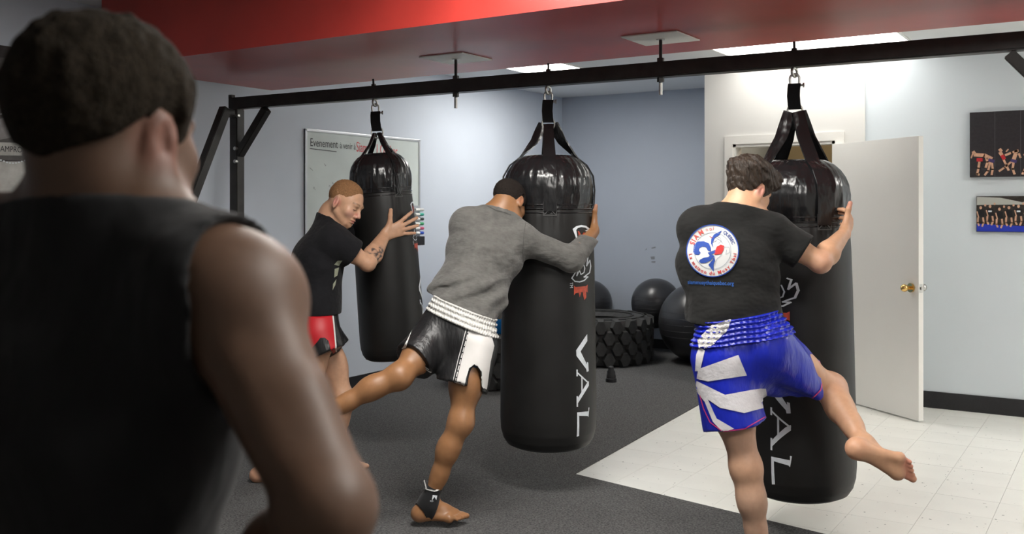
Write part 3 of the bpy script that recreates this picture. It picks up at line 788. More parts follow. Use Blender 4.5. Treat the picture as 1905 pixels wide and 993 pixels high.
# ================================================================== PUNCHING BAGS
def bag(px, px_bot, zoff, sc, rot, label, tilt=0.0):
    """bag geometry in metres below the beam; rot turns the print away from the viewer"""
    top = beam_at(px); e = empty('punching_bag', (top.x, top.y, ZB - HB / 2)); tag(e, label, 'punching bag', 'black punching bags on the rack')
    yaw_cam = math.atan2(-e.location.y, -e.location.x)        # direction to the viewer
    # hang direction (tilt in the picture plane to the right)
    e.rotation_euler = (Matrix.Rotation(tilt, 3, FV)).to_euler()
    Z = lambda z: z - (ZB - HB / 2)     # world height -> local
    z_top, z_bot, z_seam = (1.79 + zoff), (.235 + zoff), (1.505 + zoff)
    if sc != 1: z_top, z_bot, z_seam = 1.835, .60, 1.60
    R = lambda r: r * sc
    fr = yaw_cam + rot + math.radians(2)            # a strap faces this way
    straps = [fr + i * math.pi / 2 for i in range(4)]
    def fold(t, z, r):
        o = 0
        for s in straps:
            da = (t - s + math.pi) % (2 * math.pi) - math.pi
            o += .006 * math.exp(-(da / .30) ** 2) * -1 * max(0, min(1, (z - Z(z_seam)) / .06)) if r > .1 else 0
        zz = (z - Z(z_seam))
        if r > .1 and zz > 0: o += .004 * math.sin(17 * t + 9 * zz) * math.sin(min(1, zz / .12) * math.pi) + .002 * math.sin(31 * t - 14 * zz)
        return o * sc
    top_prof = [(.234, z_seam), (.238, z_seam + .03), (.243, z_seam + .07), (.243, z_seam + .12), (.236, z_seam + .165), (.222, z_seam + .2), (.200, z_seam + .232), (.172, z_seam + .258), (.145, z_seam + .274), (.125, z_seam + .281), (.115, z_seam + .270), (.1, z_seam + .262), (.0001, z_seam + .26)]
    ks = (z_top - z_seam) / .281
    def dens(pr, m):
        o = []
        for (a, b), (c, d) in zip(pr, pr[1:]): o += [(a + (c - a) * i / m, b + (d - b) * i / m) for i in range(m)]
        return o + [pr[-1]]
    tp = [(R(r), Z(z_seam + (z - z_seam) * ks)) for r, z in dens(top_prof, 4)]
    MB().lathe(tp, 128, fold).build('top_cap', M['vinyl_gloss'], e, True)
    H = z_seam - z_bot
    body = [(.234, 1), (.2345, .995), (.238, .97), (.243, .9), (.248, .75), (.253, .5), (.257, .25), (.258, .12), (.254, .075), (.242, .04), (.222, .016), (.19, .004), (.15, 0), (.0001, 0)]
    def rb(z):    # outer radius of the lower body at local height z
        t = (z - Z(z_bot)) / H; ts = [b for a, b in body][::-1]; rs = [a for a, b in body][::-1]; return R(float(np.interp(t, ts, rs)))
    def pucker(t, z, r):
        q = (Z(z_seam) - z)
        o = 0
        if q < .14:
            for s in straps:
                da = (t - s + math.pi) % (2 * math.pi) - math.pi
                o += .006 * math.sin(da * 38) * math.exp(-(da / .28) ** 2) * (1 - q / .14) * min(1, q / .02)
        return o * sc
    MB().lathe([(R(r), Z(z_bot + t * H)) for r, t in dens(body, 6)], 128, pucker).build('bag_body', M['vinyl'], e, True)
    for dz in (-.02, .0, .022):
        MB().torus((0, 0, Z(z_seam + dz)), (0, 0, 1), R(.2365), .0035, 96, 6).build('seam_band', M['vinyl_gloss'], e, True)
    def on(a, z, off=0.0): r = rb(z) + off; return Vector((r * math.cos(a), r * math.sin(a), z))
    MB().bar(on(fr + .72 * 0 - .5, Z(z_seam - .02), -.001), on(fr - .5, Z(z_bot + .1), -.001), .006, .004).build('side_seam', M['vinyl'], e) if sc != 1 else None
    # straps
    zr = -.208 if sc == 1 else -.205
    for s in straps:
        ca, sa = math.cos(s), math.sin(s); tang = Vector((-sa, ca, 0)); path = [(R(.028), zr)]
        rt = R(.150); zt = Z(z_top - .012)
        path += [(rt * .5, zr + (zt - zr) * .5), (rt, zt + .004), (R(.205), Z(z_top - .05)), (R(.240), Z(z_top - .11)), (R(.248), Z(z_seam + .10)), (R(.245), Z(z_seam + .04)), (R(.241), Z(z_seam - .015))]
        path = dens(path, 4); b = MB(); rows = []; hwid = .034 * (1 if sc == 1 else .52)
        for i, (r, z) in enumerate(path):
            w_ = hwid * (.75 + .25 * min(1, i / 8)); c = Vector((ca * r, sa * r, z)); n = Vector((ca, sa, .15)).normalized() * (.006 - .002 * min(1, i / 11))
            ba_ = max(0., min(1., 1 - i / 9)); pd = Vector((ca * (rt - R(.028)), sa * (rt - R(.028)), zt - zr)).normalized(); tw = pd.cross(Vector((math.cos(yaw_cam), math.sin(yaw_cam), 0)))
            if tw.dot(tang) < 0: tw = -tw
            tg0 = tang; tang_ = (tang * (1 - ba_ * .8) + tw.normalized() * ba_ * .8).normalized() if sc == 1 else tang
            rows.append([b.bm.verts.new(c + tang_ * w_ - n), b.bm.verts.new(c + tang_ * w_ + n * .6), b.bm.verts.new(c + n * 1.6), b.bm.verts.new(c - tang_ * w_ + n * .6), b.bm.verts.new(c - tang_ * w_ - n)])
        for A, B in zip(rows, rows[1:]):
            for j in range(5): b.bm.faces.new((A[j], A[(j + 1) % 5], B[(j + 1) % 5], B[j]))
        st = b.build('strap', M['vinyl_gloss'], e, True, 60)
        z0 = Z(z_seam + .0)
        xs = stroke([(-.03, -.03), (.03, .03)], .004) + stroke([(-.03, .03), (.03, -.03)], .004) + stroke([(-.034, -.034), (.034, -.034), (.034, .034), (-.034, .034)], .004, True)
        decal('cross_stitch', xs, lambda x, y, s=s: Vector(((R(.2455)) * math.cos(s + x / .25), R(.2455) * math.sin(s + x / .25), z0 + y)), M['thread'], st, .02)
    MB().torus((0, 0, zr + .004), Vector((-math.sin(fr), math.cos(fr), 0)) if False else Vector((math.cos(yaw_cam), math.sin(yaw_cam), 0)), .034, .0045, sx=1).build('ring', M['steel'], e, True)
    side = Vector((-math.sin(yaw_cam), math.cos(yaw_cam), 0)); cd = Vector((math.cos(yaw_cam), math.sin(yaw_cam), 0))
    b = MB(); lo_, hi_ = zr + .012, -.075
    prof = [(.004, 0), (.012, .2), (.016, .5), (.014, .8), (.006, 1.0)]
    for q in (1, -1):
        rows = []
        for (o, t) in prof:
            z = lo_ + (hi_ - lo_) * t; rows.append([b.bm.verts.new(cd * (o * q) + side * (.029 * k - .006 * math.sin(t * 3)) + UPV * z) for k in (-1, 1)] + [b.bm.verts.new(cd * ((o + .004) * q) + side * (.029 * k - .006 * math.sin(t * 3)) + UPV * z) for k in (1, -1)])
        for A, B in zip(rows, rows[1:]):
            for j in range(4): b.bm.faces.new((A[j], A[(j + 1) % 4], B[(j + 1) % 4], B[j]))
        b.bm.faces.new(rows[0]); b.bm.faces.new(rows[-1])
    b.build('webbing_loop', M['webbing'], e)
    # shackle, eye bolt
    sh_ = MB(); sh_.torus((0, 0, -.052), cd, .021, .0055, 20, 8, arc=.55, xdir=side + UPV * -.15)
    sh_.cyl(side * .021 + UPV * -.054, side * .019 + UPV * -.085, .0055).cyl(side * -.021 + UPV * -.054, side * -.019 + UPV * -.085, .0055)
    sk_ = sh_.build('shackle', M['steel'], e, True, 50)
    MB().cyl(side * -.03 + UPV * -.084, side * .04 + UPV * -.084, .0055).cyl(side * .036 + UPV * -.084, side * .044 + UPV * -.084, .011, n=8).build('pin', M['steel'], sk_, True, 40)
    MB().torus((0, 0, -.022), side * .8 + cd * .6, .019, .0068, 24, 8, sx=1.1).build('eye_bolt', M['steel'], e, True)
    MB().cyl((0, 0, HB + .002), (0, 0, HB + .045), .0065).cyl((0, 0, HB), (0, 0, HB + .014), .014, n=6).build('bolt_end', M['black_metal'], e, True, 40)
    # print: drawn in the photograph's measures on the middle bag, then wrapped round this bag
    base_rot = fr - math.radians(2)
    zsc = H / 1.27
    def pm(px_, py_):
        phi = math.asin(max(-.995, min(.995, (px_ - 1017) / 93.0)))
        zw = EYE - (py_ - HY) * (5.26 - .25 * math.cos(phi)) / FPX        # height on the middle bag
        z = Z(z_seam - (1.505 - zw) * zsc)
        a = base_rot + phi                      # to the right as the viewer sees it
        return on(a, z, .0018)
    z4 = lambda L: [(1050 + x / 5.51, 360 + y / 5.51) for x, y in L]
    z8 = lambda L: [(860 + x / 2.758, 500 + y / 2.758) for x, y in L]
    wp = [z4([(82, 362), (120, 335), (180, 320), (235, 330), (290, 365), (275, 392), (218, 380), (255, 365), (225, 348), (180, 342), (140, 352), (122, 372), (128, 420), (143, 490), (133, 500), (108, 430)])]
    wp += stroke(z4([(128, 740), (108, 800), (66, 862), (100, 895), (150, 900), (200, 885), (242, 848), (198, 850), (262, 805), (276, 740), (268, 680), (230, 736), (246, 652), (225, 642)]), 2.2)
    wp += stroke(z4([(137, 735), (120, 838), (150, 782), (165, 825), (198, 805), (208, 760), (190, 705)]), 1.8)
    decal('emblem', wp, pm, M['print_white'], e, 5)
    decal('emblem_letter', stroke(z4([(146, 388), (178, 440), (208, 404), (230, 418)]), 2.6) + stroke(z4([(150, 395), (158, 480)]), 2.6) + stroke(z4([(180, 440), (190, 470), (230, 430)]), 1.6), pm, M['print_red'], e, 5)
    decal('trademark', text2d('TM', 8, 1058.5, 524, rot=math.pi / 2, flip=True), pm, M['print_white'], e, 5)
    rp = [[(1066, 530), (1069, 533), (1090, 531), (1093, 528), (1093, 543), (1090, 541), (1069, 544), (1066, 548)], [(1083, 541), (1090, 541), (1090, 552), (1086, 557), (1084, 549)], [(1075, 543), (1080, 543), (1077, 552)]]
    decal('lettering', rp, pm, M['print_red'], e, 5)
    lt = [z8([(632, 335), (637, 330), (637, 365), (600, 418), (634, 485), (633, 472), (641, 474), (643, 518), (632, 522), (630, 508), (578, 440), (577, 412)])]
    decal('lettering', lt, pm, M['print_white'], e, 5)
    la = stroke(z8([(582, 526), (640, 577)]), 2.6) + [z8([(643, 568), (643, 592), (584, 682), (584, 654), (630, 582)])] + stroke(z8([(606, 548), (606, 636)]), 2.4) + stroke(z8([(581, 513), (581, 542)]), 2.6) + stroke(z8([(581, 648), (581, 697)]), 2.6)
    decal('lettering', la, pm, M['print_white'], e, 5)
    ll = [z8([(580, 728), (640, 722), (640, 703), (645, 703), (640, 752), (636, 746), (590, 745), (592, 848), (580, 852)])]
    decal('lettering', ll, pm, M['print_white'], e, 5)
    if sc != 1: pass
    return e
bag(697, 733, 0, .76, math.radians(30), 'smaller black punching bag hugged by the tattooed man', tilt=math.radians(-4.3))
bag(1020, 1017, 0, 1.0, 0.0, 'large black punching bag held by the man in grey')
bag(1478, 1490, -.06, 1.0, math.radians(-62), 'large black punching bag in front of the open door', tilt=math.radians(-.6))
# ================================================================== PEOPLE
def J(px, py, d): return nv(at(px, py, d))
R_, F_, Z_ = nv(RV), nv(FV), nv(UPV)
def skin_mat(name, rough=.45, spec=.45):
    m = mat(name, (.5, .3, .2), rough, spec, attr='tint', noise=(38, .07), bump=[(90, .06, .002)])
    b = m.node_tree.nodes['Principled BSDF']; b.inputs['Subsurface Weight'].default_value = .06; b.inputs['Subsurface Radius'].default_value = (.012, .005, .003)
    return m
def fabric(name, col, rough=.9, fine=420, sheen=.15, folds=None, noise=.12):
    return mat(name, col, rough, .25, noise=(25, noise), bump=[(fine, .25, .0015)] + ([folds] if folds else []), sheen=sheen)
def satin(name, col, rough=.3):
    return mat(name, col, rough, .6, noise=(8, .1), bump=[(20, .5, .02, (1, 1, .3)), (500, .06, .001)])
def person(label, p):
    e = empty('person', (p[0], p[1], .007), True); tag(e, label, 'person'); return e
def paint(base, rules):
    """vertex colours of skin: rules = [(fn(P) -> weight, colour)]"""
    def f(P):
        c = np.tile(nv(base), (len(P), 1))
        for fn, cc in rules:
            w_ = np.clip(fn(P), 0, 1)[:, None]; c = c * (1 - w_) + nv(cc) * w_
        return c
    return f
def blob(p, r, soft=.6):
    p = nv(p); return lambda P: np.clip((1 - np.linalg.norm(P - p, axis=1) / r) / soft, 0, 1)
def face_rules(local, lip, brow, stub=None):
    def lips(P):
        l = local(P); return np.clip(2.2 - np.sqrt((l[:, 0] / .024) ** 2 + ((l[:, 2] + .0755) / .014) ** 2) * 2.2, 0, 1) * (l[:, 1] > .075)
    def brows(P):
        l = local(P); x = np.abs(l[:, 0]); zc = .016 + .004 * (1 - ((x - .034) / .02) ** 2)
        return np.clip((.0055 - np.abs(l[:, 2] - zc)) / .002, 0, 1) * (x > .014) * (x < .053) * (l[:, 1] > .055) * .9
    def lash(P):
        l = local(P); x = np.abs(l[:, 0]) - .031; zc = -.0165 + .25 * x * x / .014
        return np.clip((.0022 - np.abs(l[:, 2] - zc)) / .001, 0, 1) * (np.abs(x) < .015) * (l[:, 1] > .06)
    def stubble(P):
        l = local(P); return np.clip((-.048 - l[:, 2]) / .03, 0, 1) * (l[:, 1] > .0) * (l[:, 2] > -.14) * .35
    L = [(lips, lip), (brows, brow), (lash, (.03, .015, .012))]
    if stub is not None: L.insert(0, (stubble, stub))
    return L
HL_SHORT = ([-.13, -.085, -.06, -.035, -.012, .012, .02, .045, .06, .075, .09, .12], [-.072, -.07, -.066, -.045, .012, .014, -.022, -.01, .035, .055, .066, .07])
HL_BUZZ = ([-.13, -.085, -.06, -.035, -.012, .012, .025, .05, .065, .08, .1, .12], [-.05, -.046, -.035, .0, .025, .028, .025, .045, .072, .084, .09, .095])

# ------------------------------------------------------------------ near man, from behind, out of focus
A = person('near man in a black sleeveless shirt with his back turned', at(190, 400, 1.05))
hp, cr, loc, p = head_prims(J(203, 240, 1.06), F_ * .94 + R_ * .33 - Z_ * .03, Z_, 1.0)
neck = J(196, 425, 1.06); shR = J(446, 560, .985); shL = neck * 2 - shR + Z_ * -.165 + F_ * .0
shL[2] = shR[2] + .035
rc = unit(shR - shL); chest = J(150, 770, 1.06); waist = J(155, 1130, 1.06); pel = J(185, 1420, 1.07)
tor = torso_prims(pel, waist, chest, neck, rc, rc, 1.0, .93)
sho = shoulder_prims(neck, shR, chest) + shoulder_prims(neck, shL, chest)
elR, wrR = J(606, 945, .87), J(395, 1200, 1.08); elL = shL + nv((0, 0, -.28)) - rc * .06; wrL = elL + unit(F_ * .25 - Z_ - rc * .05) * .25
armR = arm_prims(shR, elR, wrR, .93); armR[0] = cone(shR, shR + (elR - shR) * .45, .046, .040, .02); armR[1] = cone(shR + (elR - shR) * .4, elR, .040, .036, .02)
armR += [cone(shR + (elR - shR) * .25 + F_ * .012, shR + (elR - shR) * .8 + F_ * .014, .036, .034, .012), cone(shR + Z_ * .010 + R_ * .002, shR + (elR - shR) * .46 + R_ * .020 - F_ * .006, .054, .024, .010), cone(shR + (elR - shR) * .18 - F_ * .014 - R_ * .022, shR + (elR - shR) * .78 - F_ * .012 - R_ * .012, .036, .030, .010), cone(shR + (elR - shR) * .50 + R_ * .018 - F_ * .010, shR + (elR - shR) * .86 + R_ * .016 - F_ * .004, .034, .030, .010), sph(elR, .040, .02)]
armL = arm_prims(shL, elL, wrL)
hR, hL = pel + rc * .09 - Z_ * .04, pel - rc * .09 - Z_ * .04
legs = []
for h_, s_ in ((hR, 1), (hL, -1)):
    an = nv((h_[0], h_[1], .09)) + rc * s_ * .04; kn = (h_ + an) / 2 + F_ * .02; legs += leg_prims(h_, kn, an, -F_) + foot_prims(an, F_ * .87 + R_ * .5, Z_, 1, -s_)
shoA = [q for q in sho]; shoA[2] = sph(shR, .055, .05)
hands = hand_prims(wrR, unit(wrR - elR), R_, F_) + hand_prims(wrL, unit(wrL - elL), -R_, F_)
bodyA = hp + neck_prims(p, neck, .060) + tor + shoA + armR + armL + legs + hands
dk = (.085, .046, .028)

lo, hi = box_of(hp, .015)
sdf_body('body', bodyA, .009, [(lo, hi, .0045)], skin_mat('skin_near_man', .55, .38), A, paint(dk, face_rules(loc, (.1, .04, .035), (.01, .008, .007)) + [(blob(p(.085, -.012, -.016), .045), (.15, .065, .045))]))
HLA = (HL_SHORT[0], [-.040, -.040, -.036, -.02] + HL_SHORT[1][4:])
nz = waves(3, 240, 14); nz2 = waves(5, 60, 8)
hair_mesh('hair', cr + neck_prims(p, neck, .060), loc, HLA, lambda l: .010 + .005 * np.clip(l[:, 2] / .08, 0, 1), lambda P: .0022 * nz(P) + .0015 * nz2(P), mat('hair_near_man', (.016, .012, .008), .95, .1, noise=(180, .5), bump=[(260, .8, .006)]), A, .004, fade=.035, extra=lambda l: .35 * np.abs(l[:, 0]) * (l[:, 1] < -.03))
fn = waves(7, 16, 9, along(Z_, .5))
tank = cloth('tank_top', tor + sho + [cone(neck - Z_ * .05, neck + Z_ * .05, .066, .062, .04), cone(shL + Z_ * .01, neck + Z_ * .015, .05, .05, .04)], .0055, .010, [half(neck + Z_ * .026, unit(Z_ * 1 + F_ * .15)), outside(cone(shR + rc * .034 + Z_ * .012, shR + (elR - shR) * .85 + rc * .012, .086, .076)), outside(cone(shL, shL + (elL - shL) * .75, .066, .066)), half(pel - Z_ * .05, -Z_),
    outside(cone(neck + Z_ * .095, neck + Z_ * .16, .062, .066))],
    lambda P: .0025 * fn(P), fabric('black_jersey', (.009, .009, .0095), .9, 380, .06, (6, .35, .05, (1.5, 1.5, .6))), A)
trousers = torso_prims(pel - Z_ * .02, pel + Z_ * .03, pel + Z_ * .06, pel + Z_ * .08, rc, rc)[:1] + [cone(h_, nv((h_[0], h_[1], .35)), .105, .085, .05) for h_ in (hR, hL)]
cloth('shorts', trousers, .012, .012, [], None, M['black_rubber'], A)

# ------------------------------------------------------------------ man in grey, middle bag
B = person('man in a grey long-sleeved top hugging the middle bag', at(800, 400, 4.6))
hp, cr, loc, p = head_prims(J(948, 376, 5.0), F_ * .62 + R_ * .45 - Z_ * .62, Z_ * .75 + F_ * .6 + R_ * .2, .96)
neck = J(928, 402, 4.95); shL = J(868, 416, 4.93); shR = J(972, 446, 4.93); chest = J(903, 470, 4.90); waist = J(868, 555, 4.78); pel = J(852, 606, 4.72)
rc = unit(shR - shL); rp = unit(R_ * .92 - Z_ * .34 + F_ * -.1)
tor = torso_prims(pel, waist, chest, neck, rp, rc, .98, .95); sho = shoulder_prims(neck, shR, chest) + shoulder_prims(neck, shL, chest)
elR, wrR = J(1062, 482, 4.97), J(1106, 430, 5.13); elL, wrL = J(905, 452, 5.22), J(938, 440, 5.45)
hipL, hipR = J(820, 622, 4.74), J(878, 645, 4.68)
knR, anR = J(857, 785, 4.60), J(797, 935, 4.60)
knL, anL = J(742, 700, 4.50), J(590, 776, 4.42)
armR, armL = arm_prims(shR, elR, wrR, 1.0, R_), arm_prims(shL, elL, wrL)
haR = hand_prims(wrR, unit(F_ * .75 + Z_ * .62 + R_ * .0), R_, Z_ - F_ * .3, 1.0, (.35, .4, .3), .08, th_dir=unit(Z_ * .95 - F_ * .12 + R_ * .05))
haL = hand_prims(wrL, unit(F_ * .5 + R_ * .7), F_ * .7 - R_ * .4, Z_, 1, (.3, .3, .2))
bk = unit(-R_ * .8 - F_ * .5)
legR = leg_prims(hipR, knR, anR, bk, .95); legL = leg_prims(hipL, knL, anL, unit(Z_ - F_ * .3), .95)
ftR = foot_prims(anR, unit(R_ + Z_ * -.02 - F_ * .02), Z_, .98, -1); ftL = foot_prims(anL, unit(-Z_ * .8 - R_ * .6), unit(R_ * .8 - Z_ * .6), 1, 1)
bodyB = hp + neck_prims(p, neck, .054) + tor + sho + armR + armL + legR + legL + ftR + ftL + haR + haL
br = (.29, .14, .062)
fine = [(*box_of(hp, .012), .0042), (*box_of(haR, .006), .003), (*box_of(ftR, .006), .0042)]
sdf_body('body', bodyB, .008, fine, skin_mat('skin_grey_man', .42, .45), B, paint(br, face_rules(loc, (.22, .08, .06), (.015, .01, .008)) + [(blob(knR, .09), (.36, .18, .085)), (blob(p(.08, -.012, -.016), .035), (.34, .15, .08)), (blob(anR - Z_ * .07 - R_ * .04, .05), (.42, .22, .13)), (blob(haR[-1]['b'], .03), (.42, .2, .13))]))
nz = waves(13, 300, 14)
hair_mesh('hair', cr, loc, HL_SHORT, lambda l: .006 + .004 * np.clip(l[:, 2] / .06, 0, 1), lambda P: .0015 * nz(P), mat('hair_grey_man', (.016, .012, .010), .9, .2, noise=(200, .5), bump=[(300, .7, .004)]), B, .0036)
ax = unit(R_ * .93 + Z_ * .37)                      # folds sweep up to the right across the small of the back
fo = waves(21, 62, 8, along(ax, .18)); fo2 = waves(22, 20, 8)
slv = waves(25, 150, 8, along(unit(np.cross(wrR - elR, F_)), .25))
spine = unit(chest - pel)
def dispB(P):
    t = (P - waist) @ spine; low = np.clip((.14 - t) / .12, 0, 1) * np.clip((t + .14) / .05, 0, 1)
    s = np.clip(1 - np.abs((P - (elR + wrR) / 2) @ unit(wrR - elR)) / .2, 0, 1) * np.clip(1 - np.linalg.norm(P - (elR + wrR) / 2, axis=1) / .2, 0, 1)
    return .016 * np.clip(fo(P), -.6, 1) * low + .003 * fo2(P) + .004 * slv(P) * s
loose = [cone(waist + spine * .05, waist - spine * .075, .112, .120, .05, (rp, 1.38)), cone(waist + F_ * .05 + R_ * .09 + spine * .06, J(915, 560, 4.82), .07, .05, .06)]
wrist_cut = half(wrR - unit(wrR - elR) * .012, unit(wrR - elR))
arm_s = [cone(shR, elR, .060, .052, .03), cone(elR, wrR, .053, .036, .03, flat_b=True), cone(shL, elL, .06, .05, .03), cone(elL, wrL, .05, .037, .03, flat_b=True)]
shirtB = cloth('long_sleeved_top', tor[1:] + sho + loose + arm_s, .0065, .010, [half(neck + unit(neck - chest) * .035 + Z_ * .0, unit(neck - chest) + Z_ * .35), half(J(862, 572, 4.72), unit(-Z_ * .9 - R_ * .36)),
    outside(cone(neck + unit(p(0, -.03, -.05) - neck) * .02, p(0, -.03, -.02), .066, .08))], dispB, fabric('grey_marl', (.115, .112, .105), .92, 300, .2, (9, .55, .035, (1, 1, 1.8)), noise=.2), B)
cfm = cam_map(shirtB, .002)
decal('collar_seam', stroke([(908, 384), (922, 391), (938, 395), (950, 400)], 1.6), cfm, fabric('grey_seam', (.07, .07, .066)), shirtB, 4)
decal('sleeve_seam', stroke([(978, 412), (974, 440), (972, 470), (973, 488)], 1.0), cfm, bpy.data.materials['grey_seam'], shirtB, 4)
# shorts
hemR, hemL = J(860, 716, 4.64), J(770, 670, 4.60)
wb = unit(R_ * .92 - Z_ * .36); wn = unit(Z_ * .92 + R_ * .36)
sp = [cone(pel + wn * .09, pel - wn * .05, .108, .118, .04, (rp, 1.38)), cone(hipR + R_ * .01, hemR, .105, .118, .05, flat_b=True), cone(hipL, hemL, .105, .098, .05, flat_b=True), ellip(pel - wn * .05 + R_ * .06 - F_ * .03, (.09, .1, .1), None, .05)]
sf = waves(31, 34, 8, along(unit(hemR - hipR), .25))
ntc = subtract(ellip(J(882, 722, 4.54), (.042, .07, .10), None, .01)); ntc['sub'] = False
slit = lambda x, y, z: -prim_dist(ellip(J(883, 724, 4.54), (.034, .12, .108), np.array([R_, F_, Z_]), .01), x, y, z)
shortsB = cloth('shorts', sp, .0065, .006, [half(pel + wn * .06, wn), slit], lambda P: .007 * sf(P), satin('black_satin', (.010, .010, .011), .45), B)
rib = waves(33, 10, 3)
wbm = mat('white_elastic', (.66, .65, .62), .5, .4, bump=[(95, .9, .012, (1, 1, .2))])
def ribs(P):
    t = P @ wb; h_ = P @ wn; return .003 * np.sin(t * 520 + 2 * np.sin(h_ * 90)) + .003 * np.sin(h_ * 260)
cloth('waistband', sp, .0045, .013, [half(pel + wn * .10, wn), half(pel + wn * .018, -wn)], ribs, wbm, shortsB)
sm_ = cam_map(shortsB, .0025); sm2 = cam_map(shortsB, .004); wpan = mat('white_satin', (.70, .68, .66), .42, .5, noise=(9, .06)); trim_k = mat('trim_black', (.012, .012, .013), .6); trim_w = mat('trim_white', (.7, .7, .68), .6)
decal('side_panel', [[(871, 604), (908, 604), (919, 643), (912, 673), (905, 724), (899, 721), (896, 690), (890, 680), (882, 676), (872, 684), (866, 703), (862, 724), (843, 722)]], sm_, wpan, shortsB, 5)
decal('trim', stroke([(872, 608), (845, 716)], 5.0) + stroke([(754, 652), (802, 688)], 5) + stroke([(809, 712), (846, 722)], 5), sm2, trim_k, shortsB, 5)
dt = []
for a_, b_, n_ in (((873, 610), (846, 714), 9), ((756, 655), (800, 687), 5), ((811, 714), (842, 721), 4)):
    for i in range(n_):
        t0, t1 = (i + .12) / n_, (i + .8) / n_; dt += stroke([(a_[0] + (b_[0] - a_[0]) * t0, a_[1] + (b_[1] - a_[1]) * t0), (a_[0] + (b_[0] - a_[0]) * t1, a_[1] + (b_[1] - a_[1]) * t1)], 1.6)
sm3 = cam_map(shortsB, .0055); decal('trim_print', dt, sm3, trim_w, shortsB, 5)
decal('trim_edge', stroke([(868, 608), (841, 718)], 1.2) + stroke([(753, 656), (801, 691)], 1.2) + stroke([(809, 717), (862, 727)], 1.4) + stroke([(862, 724), (866, 703), (872, 684), (882, 676), (890, 680), (896, 690), (899, 721)], 2.0) + [[(748, 648), (757, 636), (768, 614), (756, 646)]], sm3, trim_w, shortsB, 5)
under = cloth('undershorts', [cone(hipR, hipR + (knR - hipR) * .36, .094, .080, .03, flat_b=True)], .007, .001, [], None, mat('blue_mesh', (.01, .16, .42), .7), B)
# ankle support
aks = leg_prims(hipR, knR, anR, bk, .95)[-2:] + [cone(anR, anR - Z_ * .04 + R_ * .03, .040, .036, .03), cone(anR + R_ * .02 - Z_ * .02, anR - Z_ * .06 + R_ * .05, .034, .03, .02)]
sup = cloth('ankle_support', aks + ftR[:3], .0045, .0045, [half(anR + (knR - anR) * .20, unit(knR - anR)), half(anR + R_ * .052, R_ * .85 + Z_ * -.35), outside(sph(anR - R_ * .062 - Z_ * .054 - F_ * .02, .052))], None, fabric('black_elastic', (.012, .012, .013), .9), B)
am = cam_map(sup, .003)
decal('support_edging', stroke([(782, 903), (795, 910), (808, 913), (820, 910)], 2.2) + stroke([(757, 960), (768, 970), (774, 982), (776, 992)], 2.2) + stroke([(814, 967), (812, 978), (804, 990)], 2.4), am, trim_w, sup, 3)
decal('support_emblem', [[(803, 931), (805, 920), (813, 921), (811, 930), (808, 924)]] + text2d('KO', 4, 800, 933, flip=True), am, M['print_white'], sup, 3)
MB().bar(J(793, 908, 4.57), J(789, 893, 4.57), .014, .003).build('pull_tab', trim_w, sup)

# ------------------------------------------------------------------ man in black T-shirt and blue shorts, right bag
C = person('man in a black printed T-shirt and blue satin shorts kneeing the bag', at(1400, 400, 3.95))
hp, cr, loc, p = head_prims(J(1394, 351, 4.14), R_ * .76 + F_ * .50 - Z_ * .40, Z_ * .88 + R_ * .36 + F_ * .2, 1.0)
neck = J(1378, 398, 4.10); shL = J(1300, 424, 4.10); shR = J(1432, 432, 4.08); chest = J(1354, 490, 4.06); waist = J(1366, 588, 4.0); pel = J(1378, 640, 3.97)
rc = unit(shR - shL); rp = unit(R_ * .97 + Z_ * .16)
tor = torso_prims(pel, waist, chest, neck, rp, rc, 1.0, .98); sho = shoulder_prims(neck, shR, chest) + shoulder_prims(neck, shL, chest)
elR, wrR = J(1526, 488, 4.02), J(1571, 434, 4.22); elL, wrL = J(1345, 450, 4.36), J(1395, 430, 4.6)
hipL, hipR = J(1342, 668, 3.97), J(1420, 655, 3.97)
knL, anL = J(1388, 870, 3.90), J(1416, 1040, 3.90); anL[2] = .085
knR, anR = J(1546, 722, 4.14), J(1606, 828, 3.86)
armR, armL = arm_prims(shR, elR, wrR, 1.0, R_), arm_prims(shL, elL, wrL)
haR = hand_prims(wrR, unit(F_ * .65 + Z_ * .5 + R_ * .5), unit(R_ * .8 - F_ * .6), Z_ - F_ * .3, 1.0, (.45, .6, .4), .06, th_dir=unit(Z_ * .97 - F_ * .1 + R_ * .12))
haL = hand_prims(wrL, unit(F_ * .5 + R_ * .8), F_ * .7 - R_ * .4, Z_, 1, (.3, .3, .2))
legL = leg_prims(hipL, knL, anL, -F_, 1.0); legR = leg_prims(hipR, knR, anR, unit(-R_ * .75 - F_ * .4 - Z_ * .5), 1.0)
ftL = foot_prims(anL, unit(F_ * .8 + R_ * .4), Z_, 1, 1); ftR = foot_prims(anR, unit(R_ * .93 - Z_ * .36 + F_ * .05), unit(F_ * .95 + Z_ * .25 + R_ * .1), 1.1, -1)
bodyC = hp + neck_prims(p, neck, .055) + tor + sho + armR + armL + legL + legR + ftL + ftR + haR + haL
li = (.56, .315, .19)
fine = [(*box_of(hp, .012), .0036), (*box_of(haR, .006), .0028), (*box_of(ftR, .006), .0034)]
